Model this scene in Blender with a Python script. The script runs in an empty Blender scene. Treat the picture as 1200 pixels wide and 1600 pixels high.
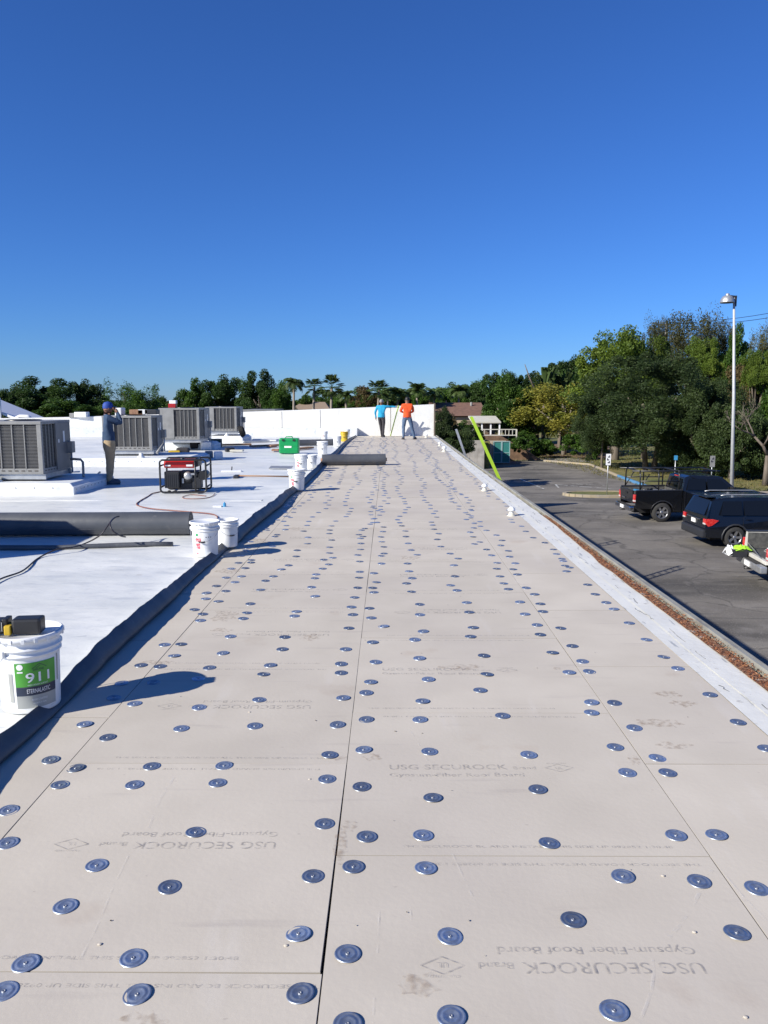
import bpy, bmesh, math, random
import numpy as np
from mathutils import Vector, Matrix, noise
R = math.radians
rnd = random.Random(7)
sc = bpy.context.scene
C = sc.collection

# ------------------------------------------------------------------ camera
F = 1205.0; H = 1.55; PITCH = math.atan(176 / F); YAW = math.atan(7 / F)
cam = bpy.data.cameras.new('camera'); camo = bpy.data.objects.new('camera', cam); C.objects.link(camo)
cam.sensor_fit = 'VERTICAL'; cam.sensor_height = 32; cam.lens = 32 * F / 1600
cam.clip_start = .05; cam.clip_end = 3000
camo.location = (0, 0, H); camo.rotation_euler = (math.pi / 2 - PITCH, 0, YAW)
sc.camera = camo
CR = camo.rotation_euler.to_matrix()

# ------------------------------------------------------------------ light
SUN_EL = R(29.5); SUN_AZ = math.atan2(-.85, -.53)
w = bpy.data.worlds.new('World'); sc.world = w; w.use_nodes = True
nt = w.node_tree; bg = nt.nodes['Background']
sk = nt.nodes.new('ShaderNodeTexSky'); sk.sky_type = 'NISHITA'; sk.sun_disc = False
sk.sun_elevation = SUN_EL; sk.sun_rotation = SUN_AZ % (2 * math.pi)
sk.air_density = 1.0; sk.dust_density = 0; sk.ozone_density = 10.0; sk.altitude = 0
hs = nt.nodes.new('ShaderNodeMix'); hs.data_type = 'RGBA'; hs.blend_type = 'MULTIPLY'; hs.inputs[0].default_value = 1   # camera white balance
hs.inputs[7].default_value = (.60, .82, 1.17, 1)
nt.links.new(sk.outputs[0], hs.inputs[6]); nt.links.new(hs.outputs[2], bg.inputs[0])
bg.inputs[1].default_value = .071
sd = bpy.data.lights.new('sun', 'SUN'); sd.energy = 4.7; sd.angle = R(.53); sd.color = (1, .95, .84)
so = bpy.data.objects.new('sun', sd); C.objects.link(so)
sv = Vector((math.sin(SUN_AZ) * math.cos(SUN_EL), math.cos(SUN_AZ) * math.cos(SUN_EL), math.sin(SUN_EL)))
so.rotation_euler = sv.to_track_quat('Z', 'Y').to_euler()
sc.view_settings.view_transform = 'Standard'; sc.view_settings.look = 'None'
sc.view_settings.exposure = .64; sc.view_settings.gamma = 1
sc.view_settings.use_curve_mapping = False
sc.render.engine = 'CYCLES'

# ------------------------------------------------------------------ helpers
GZ = -3.55
def ray(px, py):
    return (CR @ Vector((px - 600, -(py - 800), -F))).normalized()
def P(px, py, z=0.0):
    d = ray(px, py); t = (z - H) / d.z
    return Vector((0, 0, H)) + d * t
def PY(px, py, Y):
    d = ray(px, py); t = Y / d.y
    return Vector((0, 0, H)) + d * t

def clean(o, kind=None, label=None, cat=None, group=None):
    if kind: o['kind'] = kind
    if label: o['label'] = label
    if cat: o['category'] = cat
    if group: o['group'] = group
    return o
def empty(name, loc, rz=0, label=None, cat=None, group=None):
    o = bpy.data.objects.new(name, None); C.objects.link(o)
    o.location = loc; o.rotation_euler = (0, 0, rz); o.empty_display_size = .1
    return clean(o, None, label, cat, group)

class MB:
    def __init__(s): s.v = []; s.f = []; s.m = []; s.sm = []; s.g = []
    def pieces(s, name, mats, parent=None, bevel=0):
        out = []
        for (vs, fs, m, sm_) in s.g:
            q = MB(); c = sum((Vector(v) for v in vs), Vector()) / len(vs); q.add([Vector(v) - c for v in vs], fs, m, sm_); out.append(q.build(name, mats, parent, loc=c, bevel=bevel))
        return out
    def add(s, vs, fs, m=0, smooth=False):
        s.g.append((vs, fs, m, smooth)); n = len(s.v); s.v += [tuple(v) for v in vs]
        for f in fs: s.f.append(tuple(i + n for i in f)); s.m.append(m); s.sm.append(smooth)
        return s
    def box(s, c, d, m=0, rz=0, M=None):
        x, y, z = d[0] / 2, d[1] / 2, d[2] / 2
        T = (M or Matrix.Rotation(rz, 3, 'Z')); c = Vector(c)
        vs = [c + T @ Vector((a * x, b * y, e * z)) for a in (-1, 1) for b in (-1, 1) for e in (-1, 1)]
        return s.add(vs, [(0, 1, 3, 2), (4, 6, 7, 5), (0, 4, 5, 1), (2, 3, 7, 6), (0, 2, 6, 4), (1, 5, 7, 3)], m)
    def bar(s, a, b, wd, hh, m=0):
        a, b = Vector(a), Vector(b); d = (b - a); L = d.length; x = d / L
        up = Vector((0, 0, 1)) if abs(x.z) < .95 else Vector((0, 1, 0))
        y = up.cross(x).normalized(); z = x.cross(y)
        M = Matrix((x, y, z)).transposed()
        return s.box((a + b) / 2, (L, wd, hh), m, M=M)
    def tube(s, pts, r, seg=8, m=0, cap=True):
        pts = [Vector(p) for p in pts]; rs = r if isinstance(r, (list, tuple)) else [r] * len(pts)
        vs = []; n = len(pts); ref = None
        for i, p in enumerate(pts):
            t = (pts[min(i + 1, n - 1)] - pts[max(i - 1, 0)]).normalized()
            if ref is None: ref = Vector((0, 0, 1)) if abs(t.z) < .9 else Vector((1, 0, 0))
            a = (ref - t * ref.dot(t)); a = a.normalized() if a.length > 1e-6 else t.orthogonal().normalized()
            ref = a; b = t.cross(a)
            for k in range(seg):
                q = 2 * math.pi * k / seg; vs.append(p + (a * math.cos(q) + b * math.sin(q)) * rs[i])
        fs = [(i * seg + k, i * seg + (k + 1) % seg, (i + 1) * seg + (k + 1) % seg, (i + 1) * seg + k) for i in range(n - 1) for k in range(seg)]
        s.add(vs, fs, m, True)
        if cap:
            s.add(vs[:seg], [tuple(range(seg))[::-1]], m); s.add(vs[-seg:], [tuple(range(seg))], m)
        return s
    def lathe(s, prof, seg=16, c=(0, 0, 0), m=0, M=None, smooth=True):
        c = Vector(c); vs = []
        for (r, z) in prof:
            for k in range(seg):
                q = 2 * math.pi * k / seg; v = Vector((r * math.cos(q), r * math.sin(q), z))
                vs.append(c + (M @ v if M else v))
        fs = [(i * seg + k, i * seg + (k + 1) % seg, (i + 1) * seg + (k + 1) % seg, (i + 1) * seg + k) for i in range(len(prof) - 1) for k in range(seg)]
        return s.add(vs, fs, m, smooth)
    def ball(s, c, r, seg=12, m=0, M=None):
        rx, ry, rz = r if isinstance(r, (tuple, list)) else (r, r, r)
        c = Vector(c); vs = []; n = seg // 2
        for i in range(n + 1):
            a = math.pi * i / n
            for k in range(seg):
                q = 2 * math.pi * k / seg; v = Vector((rx * math.sin(a) * math.cos(q), ry * math.sin(a) * math.sin(q), rz * math.cos(a)))
                vs.append(c + (M @ v if M else v))
        fs = [(i * seg + k, (i + 1) * seg + k, (i + 1) * seg + (k + 1) % seg, i * seg + (k + 1) % seg) for i in range(n) for k in range(seg)]
        return s.add(vs, fs, m, True)
    def plate(s, pts, th, m=0):
        pts = [Vector(p) for p in pts]; n = (pts[1] - pts[0]).cross(pts[-1] - pts[0]).normalized() * th / 2
        k = len(pts); vs = [p + n for p in pts] + [p - n for p in pts]
        fs = [tuple(range(k)), tuple(range(2 * k - 1, k - 1, -1))] + [(i, i + k, (i + 1) % k + k, (i + 1) % k) for i in range(k)]
        return s.add(vs, fs, m)
    def build(s, name, mats, parent=None, loc=None, rot=None, bevel=0, label=None, kind=None):
        me = bpy.data.meshes.new(name); me.from_pydata(s.v, [], s.f)
        for m in (mats if isinstance(mats, (list, tuple)) else [mats]): me.materials.append(m)
        me.polygons.foreach_set('material_index', s.m); me.polygons.foreach_set('use_smooth', s.sm)
        bm = bmesh.new(); bm.from_mesh(me); bmesh.ops.remove_doubles(bm, verts=bm.verts, dist=1e-5)
        bmesh.ops.recalc_face_normals(bm, faces=bm.faces)
        if bevel:
            es = [e for e in bm.edges if len(e.link_faces) == 2 and e.calc_face_angle(0) > R(28)]
            bmesh.ops.bevel(bm, geom=es, offset=bevel, segments=2, profile=.6, affect='EDGES', clamp_overlap=True)
        bm.to_mesh(me); bm.free()
        o = link(name, me, parent, loc, rot, label)
        if kind: o['kind'] = kind
        return o
def link(name, me, parent=None, loc=None, rot=None, label=None):
    o = bpy.data.objects.new(name, me); C.objects.link(o)
    if parent: o.parent = parent
    if loc is not None: o.location = loc
    if rot is not None: o.rotation_euler = rot
    if label: o['label'] = label
    return o
def copy_tree(o, parent=None):
    c = o.copy(); C.objects.link(c)
    if parent: c.parent = parent
    for ch in list(o.children): copy_tree(ch, c)
    return c

# ------------------------------------------------------------------ materials
def mat(name, c1, c2=None, scale=3, rough=.6, metal=0, bump=0, bscale=None, stretch=(1, 1, 1), detail=5, lo=.35, hi=.65, coat=0, coord='Object', spec=None, vary=0, alpha=None, layers=()):
    m = bpy.data.materials.new(name); m.use_nodes = True; t = m.node_tree; N = t.nodes; L = t.links
    b = N['Principled BSDF']; b.inputs['Roughness'].default_value = rough; b.inputs['Metallic'].default_value = metal
    if coat: b.inputs['Coat Weight'].default_value = coat; b.inputs['Coat Roughness'].default_value = .05
    if spec is not None: b.inputs['Specular IOR Level'].default_value = spec
    c1 = tuple(c1) + (1,)
    if coord == 'world': src = N.new('ShaderNodeNewGeometry').outputs['Position']
    else: src = N.new('ShaderNodeTexCoord').outputs['Object']
    def mapped(st):
        mp = N.new('ShaderNodeMapping'); mp.inputs['Scale'].default_value = st; L.new(src, mp.inputs[0]); return mp.outputs[0]
    def noi(sc_, st, dt):
        n = N.new('ShaderNodeTexNoise'); n.inputs['Scale'].default_value = sc_; n.inputs['Detail'].default_value = dt
        L.new(mapped(st), n.inputs['Vector']); return n.outputs['Fac']
    def rampf(f, a, c):
        r = N.new('ShaderNodeMapRange'); r.inputs['From Min'].default_value = a; r.inputs['From Max'].default_value = c; L.new(f, r.inputs['Value']); return r.outputs[0]
    def mixc(f, A, B):
        x = N.new('ShaderNodeMix'); x.data_type = 'RGBA'; L.new(f, x.inputs[0])
        for sck, val in ((x.inputs[6], A), (x.inputs[7], B)):
            if isinstance(val, tuple): sck.default_value = val
            else: L.new(val, sck)
        return x.outputs[2]
    col = c1
    if c2 is not None: col = mixc(rampf(noi(scale, stretch, detail), lo, hi), c1, tuple(c2) + (1,))
    for (cc, s_, st, a, e, amt) in layers:
        f = rampf(noi(s_, st, 6), a, e); mm = N.new('ShaderNodeMath'); mm.operation = 'MULTIPLY'; mm.inputs[1].default_value = amt; L.new(f, mm.inputs[0])
        col = mixc(mm.outputs[0], col, tuple(cc) + (1,))
    if vary:
        oi = N.new('ShaderNodeObjectInfo'); mr = N.new('ShaderNodeMapRange'); mr.inputs['To Min'].default_value = 1 - vary; mr.inputs['To Max'].default_value = 1 + vary
        L.new(oi.outputs['Random'], mr.inputs['Value']); hv = N.new('ShaderNodeHueSaturation'); L.new(mr.outputs[0], hv.inputs['Value'])
        if isinstance(col, tuple): hv.inputs['Color'].default_value = col
        else: L.new(col, hv.inputs['Color'])
        col = hv.outputs[0]
    if isinstance(col, tuple): b.inputs['Base Color'].default_value = col
    else: L.new(col, b.inputs['Base Color'])
    if bump:
        bn = N.new('ShaderNodeBump'); bn.inputs['Strength'].default_value = bump; bn.inputs['Distance'].default_value = .02
        L.new(noi(bscale or scale * 6, stretch, 4), bn.inputs['Height']); L.new(bn.outputs[0], b.inputs['Normal'])
    if alpha is not None:
        L.new(rampf(noi(alpha[0], (1, 1, 1), 4), alpha[1], alpha[2]), b.inputs['Alpha'])
    return m

def leafmat(name, c, c2, trans=.35, rough=.55):
    m = bpy.data.materials.new(name); m.use_nodes = True; t = m.node_tree; N = t.nodes; L = t.links
    b = N['Principled BSDF']; b.inputs['Roughness'].default_value = rough; b.inputs['Specular IOR Level'].default_value = .3
    at = N.new('ShaderNodeAttribute'); at.attribute_name = 'tint'
    x = N.new('ShaderNodeMix'); x.data_type = 'RGBA'; L.new(at.outputs['Fac'], x.inputs[0]); x.inputs[6].default_value = tuple(c) + (1,); x.inputs[7].default_value = tuple(c2) + (1,)
    oi = N.new('ShaderNodeObjectInfo'); mr = N.new('ShaderNodeMapRange'); mr.inputs['To Min'].default_value = .8; mr.inputs['To Max'].default_value = 1.25
    L.new(oi.outputs['Random'], mr.inputs['Value']); hv = N.new('ShaderNodeHueSaturation'); L.new(mr.outputs[0], hv.inputs['Value']); L.new(x.outputs[2], hv.inputs['Color'])
    L.new(hv.outputs[0], b.inputs['Base Color'])
    tr = N.new('ShaderNodeBsdfTranslucent'); L.new(hv.outputs[0], tr.inputs[0])
    ms = N.new('ShaderNodeMixShader'); ms.inputs[0].default_value = trans
    L.new(b.outputs[0], ms.inputs[1]); L.new(tr.outputs[0], ms.inputs[2]); L.new(ms.outputs[0], N['Material Output'].inputs[0])
    return m

M = {}
M['board'] = mat('gypsum_board', (.50, .450, .378), (.55, .497, .420), 2.2, .85, bump=.035, bscale=45, coord='world', vary=.035,
                 layers=[((.30, .20, .13), 1.7, (1, 1, 1), .64, .80, .5), ((.60, .56, .51), 3.5, (1.4, .25, 1), .62, .75, .45), ((.30, .26, .23), 26, (1, 2.2, 1), .70, .76, .45), ((.40, .355, .32), .6, (1, 1, 1), .45, .75, .5), ((.36, .32, .29), 6, (.25, 2.5, 1), .62, .74, .35)])
M['board_edge'] = mat('gypsum_board_edge', (.36, .33, .29), rough=.9)
M['deck'] = mat('deck_below', (.08, .07, .065), rough=.9)
M['plate'] = mat('galvanised_plate', (.44, .49, .56), (.30, .35, .43), 60, .40, .8, vary=.3, layers=[((.34, .31, .28), 45, (1, 1, 1), .60, .74, .5)])
M['screw'] = mat('screw_steel', (.40, .41, .43), rough=.55, metal=.9)
M['white_mem'] = mat('white_membrane', (.64, .655, .64), (.80, .80, .765), 1.1, .42, bump=.32, bscale=6, stretch=(.8, 1.15, 1), coord='world',
                     layers=[((.42, .45, .49), 4.5, (.5, 1.5, 1), .55, .72, .55), ((.40, .42, .46), 15, (.5, 1.9, 1), .59, .72, .5), ((.44, .46, .49), 40, (.7, 1.4, 1), .62, .72, .5), ((.60, .60, .56), .45, (1, 1, 1), .48, .75, .6), ((.38, .34, .29), 8, (1, .8, 1), .69, .76, .35)])
M['grey_mem'] = mat('grey_membrane_back', (.060, .066, .078), (.085, .09, .102), 3, .48, bump=.15, bscale=12, layers=[((.16, .16, .16), 14, (1, 1, 1), .62, .72, .3)])
M['white_coat'] = mat('white_roof_coating', (.74, .76, .77), (.66, .69, .72), 3, .5, bump=.3, bscale=9, layers=[((.42, .43, .45), 5, (1, 3, 1), .60, .70, .5)])
M['white_strip'] = mat('painted_strip', (.63, .625, .59), (.71, .705, .66), 2.5, .6, bump=.16, bscale=14, coord='world',
                       layers=[((.22, .24, .27), 7, (3.5, .5, 1), .63, .69, .65), ((.35, .33, .30), 14, (1, 1, 1), .64, .72, .6), ((.10, .10, .11), 30, (1, .8, 1), .70, .74, .7)])
M['wall_white'] = mat('white_stucco', (.76, .76, .735), (.71, .71, .68), 1.2, .8, bump=.2, bscale=30, layers=[((.48, .45, .38), 3.2, (1, 1, .25), .56, .74, .45)])
M['wall_tan'] = mat('tan_stucco', (.42, .34, .25), (.36, .30, .23), 1.5, .85, bump=.2, bscale=20)
M['concrete'] = mat('aged_concrete', (.40, .37, .33), (.28, .26, .23), 2, .9, bump=.3, bscale=14, layers=[((.12, .10, .08), 3, (3, 3, .4), .55, .75, .6)])
M['kerb'] = mat('kerb_yellowish', (.33, .27, .17), (.28, .25, .21), 1.5, .85, bump=.2)
M['kerb_blue'] = mat('kerb_blue', (.05, .18, .36), (.10, .24, .40), 3, .7)
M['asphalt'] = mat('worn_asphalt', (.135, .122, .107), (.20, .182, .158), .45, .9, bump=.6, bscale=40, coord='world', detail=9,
                   layers=[((.050, .046, .042), .22, (.8, 2.4, 1), .48, .66, .75), ((.26, .24, .22), 1.1, (1, 1, 1), .56, .72, .5), ((.24, .225, .20), .5, (.35, 2.2, 1), .56, .70, .5), ((.05, .05, .05), .8, (.3, 2.5, 1), .62, .69, .5), ((.31, .29, .26), 30, (1, 1, 1), .60, .70, .6), ((.05, .047, .043), 24, (1, 1, 1), .62, .70, .5), ((.04, .04, .04), 2.2, (.22, 3.5, 1), .66, .69, .6)])  # first dark layer paints tree shadow streaks in with the asphalt stains
M['paving'] = mat('pale_paving', (.27, .25, .23), (.20, .19, .17), 1, .9, coord='world')
M['grass'] = mat('dry_grass', (.095, .115, .025), (.20, .165, .06), .35, .95, bump=.8, bscale=25, coord='world', layers=[((.05, .075, .016), 2.5, (1, 1, 1), .5, .65, .6)])
M['soil'] = mat('leaf_mulch', (.20, .12, .075), (.11, .07, .045), 2.5, .95, bump=.9, bscale=12, coord='world')
M['line'] = mat('worn_line_paint', (.55, .55, .53), rough=.8, alpha=(3, .38, .55), coord='world')
M['hvac'] = mat('hvac_grey_paint', (.17, .172, .175), (.14, .142, .145), 4, .5, layers=[((.36, .30, .22), 3, (1, 1, .4), .62, .8, .4)])
M['hvac_lt'] = mat('hvac_pale_trim', (.25, .25, .245), (.20, .20, .197), 5, .5)
M['coil'] = mat('coil_fins', (.065, .058, .052), (.10, .09, .08), 12, .6, metal=.2)
M['fin'] = mat('grille_wire', (.17, .17, .17), rough=.45, metal=.4)
M['galv'] = mat('galvanised_steel', (.50, .51, .52), (.40, .41, .42), 9, .42, .7)
M['black'] = mat('black_plastic', (.018, .018, .02), rough=.45)
M['black_metal'] = mat('black_powder_coat', (.015, .015, .016), rough=.35, spec=.6)
M['rubber'] = mat('rubber', (.022, .022, .022), (.035, .034, .033), 20, .8)
M['red'] = mat('red_paint', (.42, .012, .012), (.36, .010, .012), 5, .3, coat=.5)
M['green'] = mat('green_plastic', (.0, .27, .075), (.0, .24, .065), 6, .4)
M['yellow'] = mat('yellow_plastic', (.60, .40, .03), rough=.45)
M['pail'] = mat('white_pail', (.80, .81, .81), (.72, .73, .74), 7, .38, layers=[((.35, .34, .32), 12, (1, 1, 3), .66, .74, .5)])
M['lab_green'] = mat('label_green', (.06, .30, .03), (.09, .36, .05), 12, .4)
M['lab_navy'] = mat('label_navy', (.02, .03, .06), rough=.4)
M['lab_grey'] = mat('label_grey', (.30, .31, .30), (.36, .37, .35), 8, .4)
M['lab_white'] = mat('label_white', (.80, .80, .80), rough=.4)
M['lab_red'] = mat('label_red', (.45, .02, .05), (.65, .25, .28), 60, .4, lo=.45, hi=.55)
M['ink'] = mat('label_ink', (.05, .05, .07), rough=.5)
M['print'] = mat('faded_print', (.25, .235, .235), rough=.85, coord='world', alpha=(48, .30, 1.0))
M['chalk'] = mat('chalk_scuff', (.70, .68, .66), rough=.9, coord='world', alpha=(22, .40, 1.6))
M['dirt'] = mat('brown_scuff', (.30, .20, .13), rough=.9, coord='world', alpha=(38, .44, 1.2))
M['cord'] = mat('dark_cord', (.03, .025, .03), rough=.5)
M['cord_or'] = mat('rust_cord', (.20, .075, .05), rough=.55)
M['card'] = mat('cardboard_core', (.24, .12, .075), (.34, .2, .12), 20, .85)
M['wood'] = mat('weathered_plank', (.26, .13, .06), (.34, .2, .1), 8, .7, stretch=(.2, 3, 3))
M['litter'] = mat('leaf_litter_base', (.20, .07, .03), (.26, .14, .08), 20, .95, bump=1, bscale=60, coord='world', layers=[((.5, .47, .42), 14, (1, 1, 1), .60, .68, .7)])
M['leaf_dry'] = leafmat('dry_leaf', (.24, .075, .028), (.42, .22, .11), .1)
M['edge'] = mat('drip_edge_metal', (.36, .355, .31), (.26, .25, .22), 4, .6, .2, layers=[((.14, .11, .08), 8, (1, .3, 1), .58, .7, .6)])
M['carblack'] = mat('black_car_paint', (.006, .0065, .008), rough=.25, coat=.6, spec=.5)
M['carnavy'] = mat('navy_black_car_paint', (.005, .007, .012), rough=.25, coat=.55, spec=.4)
M['carwhite'] = mat('white_truck_paint', (.62, .61, .57), (.55, .53, .48), 3, .4, coat=.3)
M['clad'] = mat('dark_cladding', (.022, .024, .03), rough=.5)
M['glass'] = mat('tinted_glass', (.006, .008, .012), rough=.04, spec=.35)
M['glass2'] = mat('window_glass', (.02, .025, .03), rough=.08, spec=.6)
M['alloy'] = mat('alloy_rim', (.42, .43, .45), rough=.3, metal=.85)
M['chrome'] = mat('chrome', (.62, .63, .65), rough=.16, metal=1)
M['lamp_red'] = mat('red_lens', (.50, .010, .012), (.62, .06, .05), 16, .12, coat=1)
M['lamp_clear'] = mat('clear_lens', (.62, .60, .58), rough=.15, coat=1)
M['bedliner'] = mat('bed_liner', (.05, .05, .05), (.09, .09, .085), 9, .8)
M['lime'] = mat('lime_fibreglass', (.36, .55, .03), (.30, .48, .03), 4, .5)
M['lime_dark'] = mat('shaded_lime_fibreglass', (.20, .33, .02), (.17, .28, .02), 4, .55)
M['hivis'] = mat('lime_cloth', (.42, .80, .04), (.34, .66, .03), 20, .8)
M['alu'] = mat('aluminium', (.48, .49, .50), (.38, .39, .40), 9, .42, .6)
M['rack_blue'] = mat('blue_paint', (.03, .22, .45), (.05, .28, .5), 9, .5)
M['roof_brown'] = mat('brown_shingle', (.19, .105, .075), (.14, .08, .06), 3, .9, bump=.4, bscale=12)
M['peach'] = mat('peach_stucco', (.52, .33, .22), rough=.9)
M['roofwhite'] = mat('pale_metal_roof', (.60, .58, .50), (.52, .50, .43), 2, .6)
M['teal'] = mat('teal_mesh', (.02, .15, .14), (.03, .20, .18), 30, .7)
M['bark'] = mat('bark', (.11, .09, .07), (.17, .14, .115), 6, .95, bump=.8, stretch=(1, 1, .3))
M['bark_pale'] = mat('pale_bark', (.27, .235, .20), (.2, .17, .14), 5, .95, bump=.6, stretch=(1, 1, .3))
M['skin'] = mat('skin', (.22, .11, .07), rough=.55)
M['hair'] = mat('dark_hair', (.015, .012, .01), rough=.6)
M['cloth_blue'] = mat('slate_blue_cloth', (.020, .045, .095), (.03, .060, .12), 14, .9, bump=.6, bscale=9)
M['cloth_sky'] = mat('turquoise_cloth', (.01, .28, .50), (.02, .33, .55), 14, .85, bump=.6, bscale=9)
M['cloth_orange'] = mat('orange_cloth', (.80, .10, .02), (.72, .08, .015), 14, .85, bump=.6, bscale=9)
M['khaki'] = mat('khaki_cloth', (.40, .30, .18), (.32, .235, .14), 10, .9, bump=.6, bscale=9)
M['olive'] = mat('dark_olive_cloth', (.10, .095, .075), rough=.9)
M['jeans'] = mat('blue_denim', (.06, .10, .18), (.09, .14, .22), 12, .9, bump=.5, bscale=12)
M['darkpants'] = mat('charcoal_cloth', (.035, .033, .038), rough=.9)
M['boot'] = mat('grey_shoe', (.08, .09, .11), rough=.7)
M['capblue'] = mat('blue_cap', (.01, .05, .28), rough=.7)
M['capgrey'] = mat('grey_cap', (.25, .24, .25), rough=.8)
L_dark = leafmat('leaf_dark_green', (.024, .05, .012), (.06, .11, .024), .4)
L_oak = leafmat('leaf_oak', (.034, .058, .018), (.085, .125, .04), .42)
L_mid = leafmat('leaf_mid_green', (.035, .08, .012), (.085, .16, .022))
L_bright = leafmat('leaf_bright_green', (.075, .125, .018), (.18, .24, .035), .42)
L_yel = leafmat('leaf_yellow_olive', (.12, .15, .022), (.31, .27, .045))
L_grey = leafmat('leaf_grey_green', (.06, .065, .022), (.13, .125, .045))
L_palm = leafmat('leaf_palm', (.035, .075, .015), (.11, .15, .05))
L_brown = leafmat('leaf_russet', (.09, .07, .03), (.17, .12, .05))

# cracks in the asphalt
t_ = M['asphalt'].node_tree; N_ = t_.nodes; Lk = t_.links; b_ = N_['Principled BSDF']; src = b_.inputs['Base Color'].links[0].from_socket
ge = N_.new('ShaderNodeNewGeometry'); wn_ = N_.new('ShaderNodeTexNoise'); wn_.inputs['Scale'].default_value = .9; wn_.inputs['Detail'].default_value = 6; Lk.new(ge.outputs['Position'], wn_.inputs['Vector'])
av = N_.new('ShaderNodeVectorMath'); av.operation = 'MULTIPLY_ADD'; av.inputs[1].default_value = (1.6, 1.6, 0); Lk.new(wn_.outputs['Color'], av.inputs[0]); Lk.new(ge.outputs['Position'], av.inputs[2])
vo = N_.new('ShaderNodeTexVoronoi'); vo.feature = 'DISTANCE_TO_EDGE'; vo.inputs['Scale'].default_value = .28; Lk.new(av.outputs[0], vo.inputs['Vector'])
mr_ = N_.new('ShaderNodeMapRange'); mr_.inputs['From Min'].default_value = .004; mr_.inputs['From Max'].default_value = .014; mr_.inputs['To Min'].default_value = .5; mr_.inputs['To Max'].default_value = 0; Lk.new(vo.outputs['Distance'], mr_.inputs['Value'])
mx_ = N_.new('ShaderNodeMix'); mx_.data_type = 'RGBA'; Lk.new(mr_.outputs[0], mx_.inputs[0]); Lk.new(src, mx_.inputs[6]); mx_.inputs[7].default_value = (.045, .042, .038, 1); Lk.new(mx_.outputs[2], b_.inputs['Base Color'])

# ------------------------------------------------------------------ ground, lot, kerbs
def sheet(name, pts, z, m, kind='structure', parent=None):
    mb = MB(); mb.add([(p[0], p[1], z) for p in pts], [tuple(range(len(pts)))]); o = mb.build(name, m, parent)
    if kind: o['kind'] = kind
    return o
sheet('grass_ground', [(-1200, -400), (1200, -400), (1200, 2600), (-1200, 2600)], GZ - .02, M['grass'])
kp = [P(850, 721, GZ), P(922, 727, GZ), P(945, 736, GZ), P(966, 745, GZ), P(1022, 766, GZ)]
kpts = [(p.x, p.y) for p in kp] + [(19, kp[-1].y - 1.6), (60, kp[-1].y - 2.4)]
tl = P(756, 719, GZ)
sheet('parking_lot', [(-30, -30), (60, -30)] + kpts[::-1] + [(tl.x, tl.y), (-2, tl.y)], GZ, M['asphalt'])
a, b, c, d = P(800, 719, GZ), P(930, 722.5, GZ), P(905, 716, GZ), P(800, 714.5, GZ)
sheet('driveway', [(a.x, a.y), (b.x, b.y), (c.x, c.y), (d.x, d.y)], GZ + .004, M['paving'])
a, b, c, d = P(780, 712, GZ), P(955, 716, GZ), P(985, 702, GZ), P(800, 696, GZ)
sheet('soil_bank', [(a.x, a.y), (b.x, b.y), (c.x, c.y + 8), (d.x, d.y + 6)], GZ - .012, M['soil'])
def kerb(pts, m, wd=.16, hh=.14, name='kerb'):
    mb = MB()
    for i in range(len(pts) - 1):
        mb.bar((pts[i][0], pts[i][1], GZ + hh / 2 - .02), (pts[i + 1][0], pts[i + 1][1], GZ + hh / 2 - .02), wd, hh + .04)
    o = mb.build(name, m, bevel=.015); o['kind'] = 'structure'; return o
kerb(kpts[:4], M['kerb']); kerb(kpts[3:5], M['kerb_blue']); kerb(kpts[4:], M['kerb'])
ic = P(943, 774, GZ)
ring = [(ic.x + 2.1 * math.cos(q) * (1 if math.cos(q) < 0 else 1.5), ic.y + 1.0 * math.sin(q)) for q in [2 * math.pi * k / 28 for k in range(28)]]
kerb(ring + ring[:1], M['kerb'], .2)
sheet('island_grass', [(ic.x + (x - ic.x) * .95, ic.y + (y - ic.y) * .9) for x, y in ring], GZ + .09, M['grass'])
def line(px, wd=.1):
    q = [P(x, y, GZ) for x, y in px]; mb = MB()
    for i in range(len(q) - 1):
        dd = (q[i + 1] - q[i]).normalized(); n = Vector((-dd.y, dd.x, 0)) * wd / 2
        mb.add([(v.x, v.y, GZ + .004) for v in (q[i] + n, q[i + 1] + n, q[i + 1] - n, q[i] - n)], [(0, 1, 2, 3)])
    o = mb.build('painted_line', M['line']); o['kind'] = 'structure'
line([(868, 757), (957, 764)]); line([(893, 756), (955, 758.5)]); line([(868, 757), (873, 762)]); line([(812, 748), (850, 764)])
line([(1010, 768), (1120, 800)], .1)

# ------------------------------------------------------------------ the roof
EDGE = [(-6, 2.16), (5, 2.15), (10, 2.125), (15, 2.09), (20, 2.06), (33.4, 2.03)]
def ex(y):
    for (a, xa), (b, xb) in zip(EDGE, EDGE[1:]):
        if a <= y <= b: return xa + (xb - xa) * (y - a) / (b - a)
    return EDGE[0][1] if y < EDGE[0][0] else EDGE[-1][1]
mb = MB(); mb.box((-19.0, 13.7, GZ / 2 - .05), (42, 40, -GZ + .06 - .03)); roof = mb.build('roof_deck', M['deck']); roof['kind'] = 'structure'
roof.data.transform(Matrix.Translation((0, 0, 0)))
# facade face of the building below the edge
mb = MB(); mb.box((2.022, 13.7, GZ / 2 - .08), (.04, 40, -GZ - .14)); mb.build('facade_wall', M['wall_tan'], roof)

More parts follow.
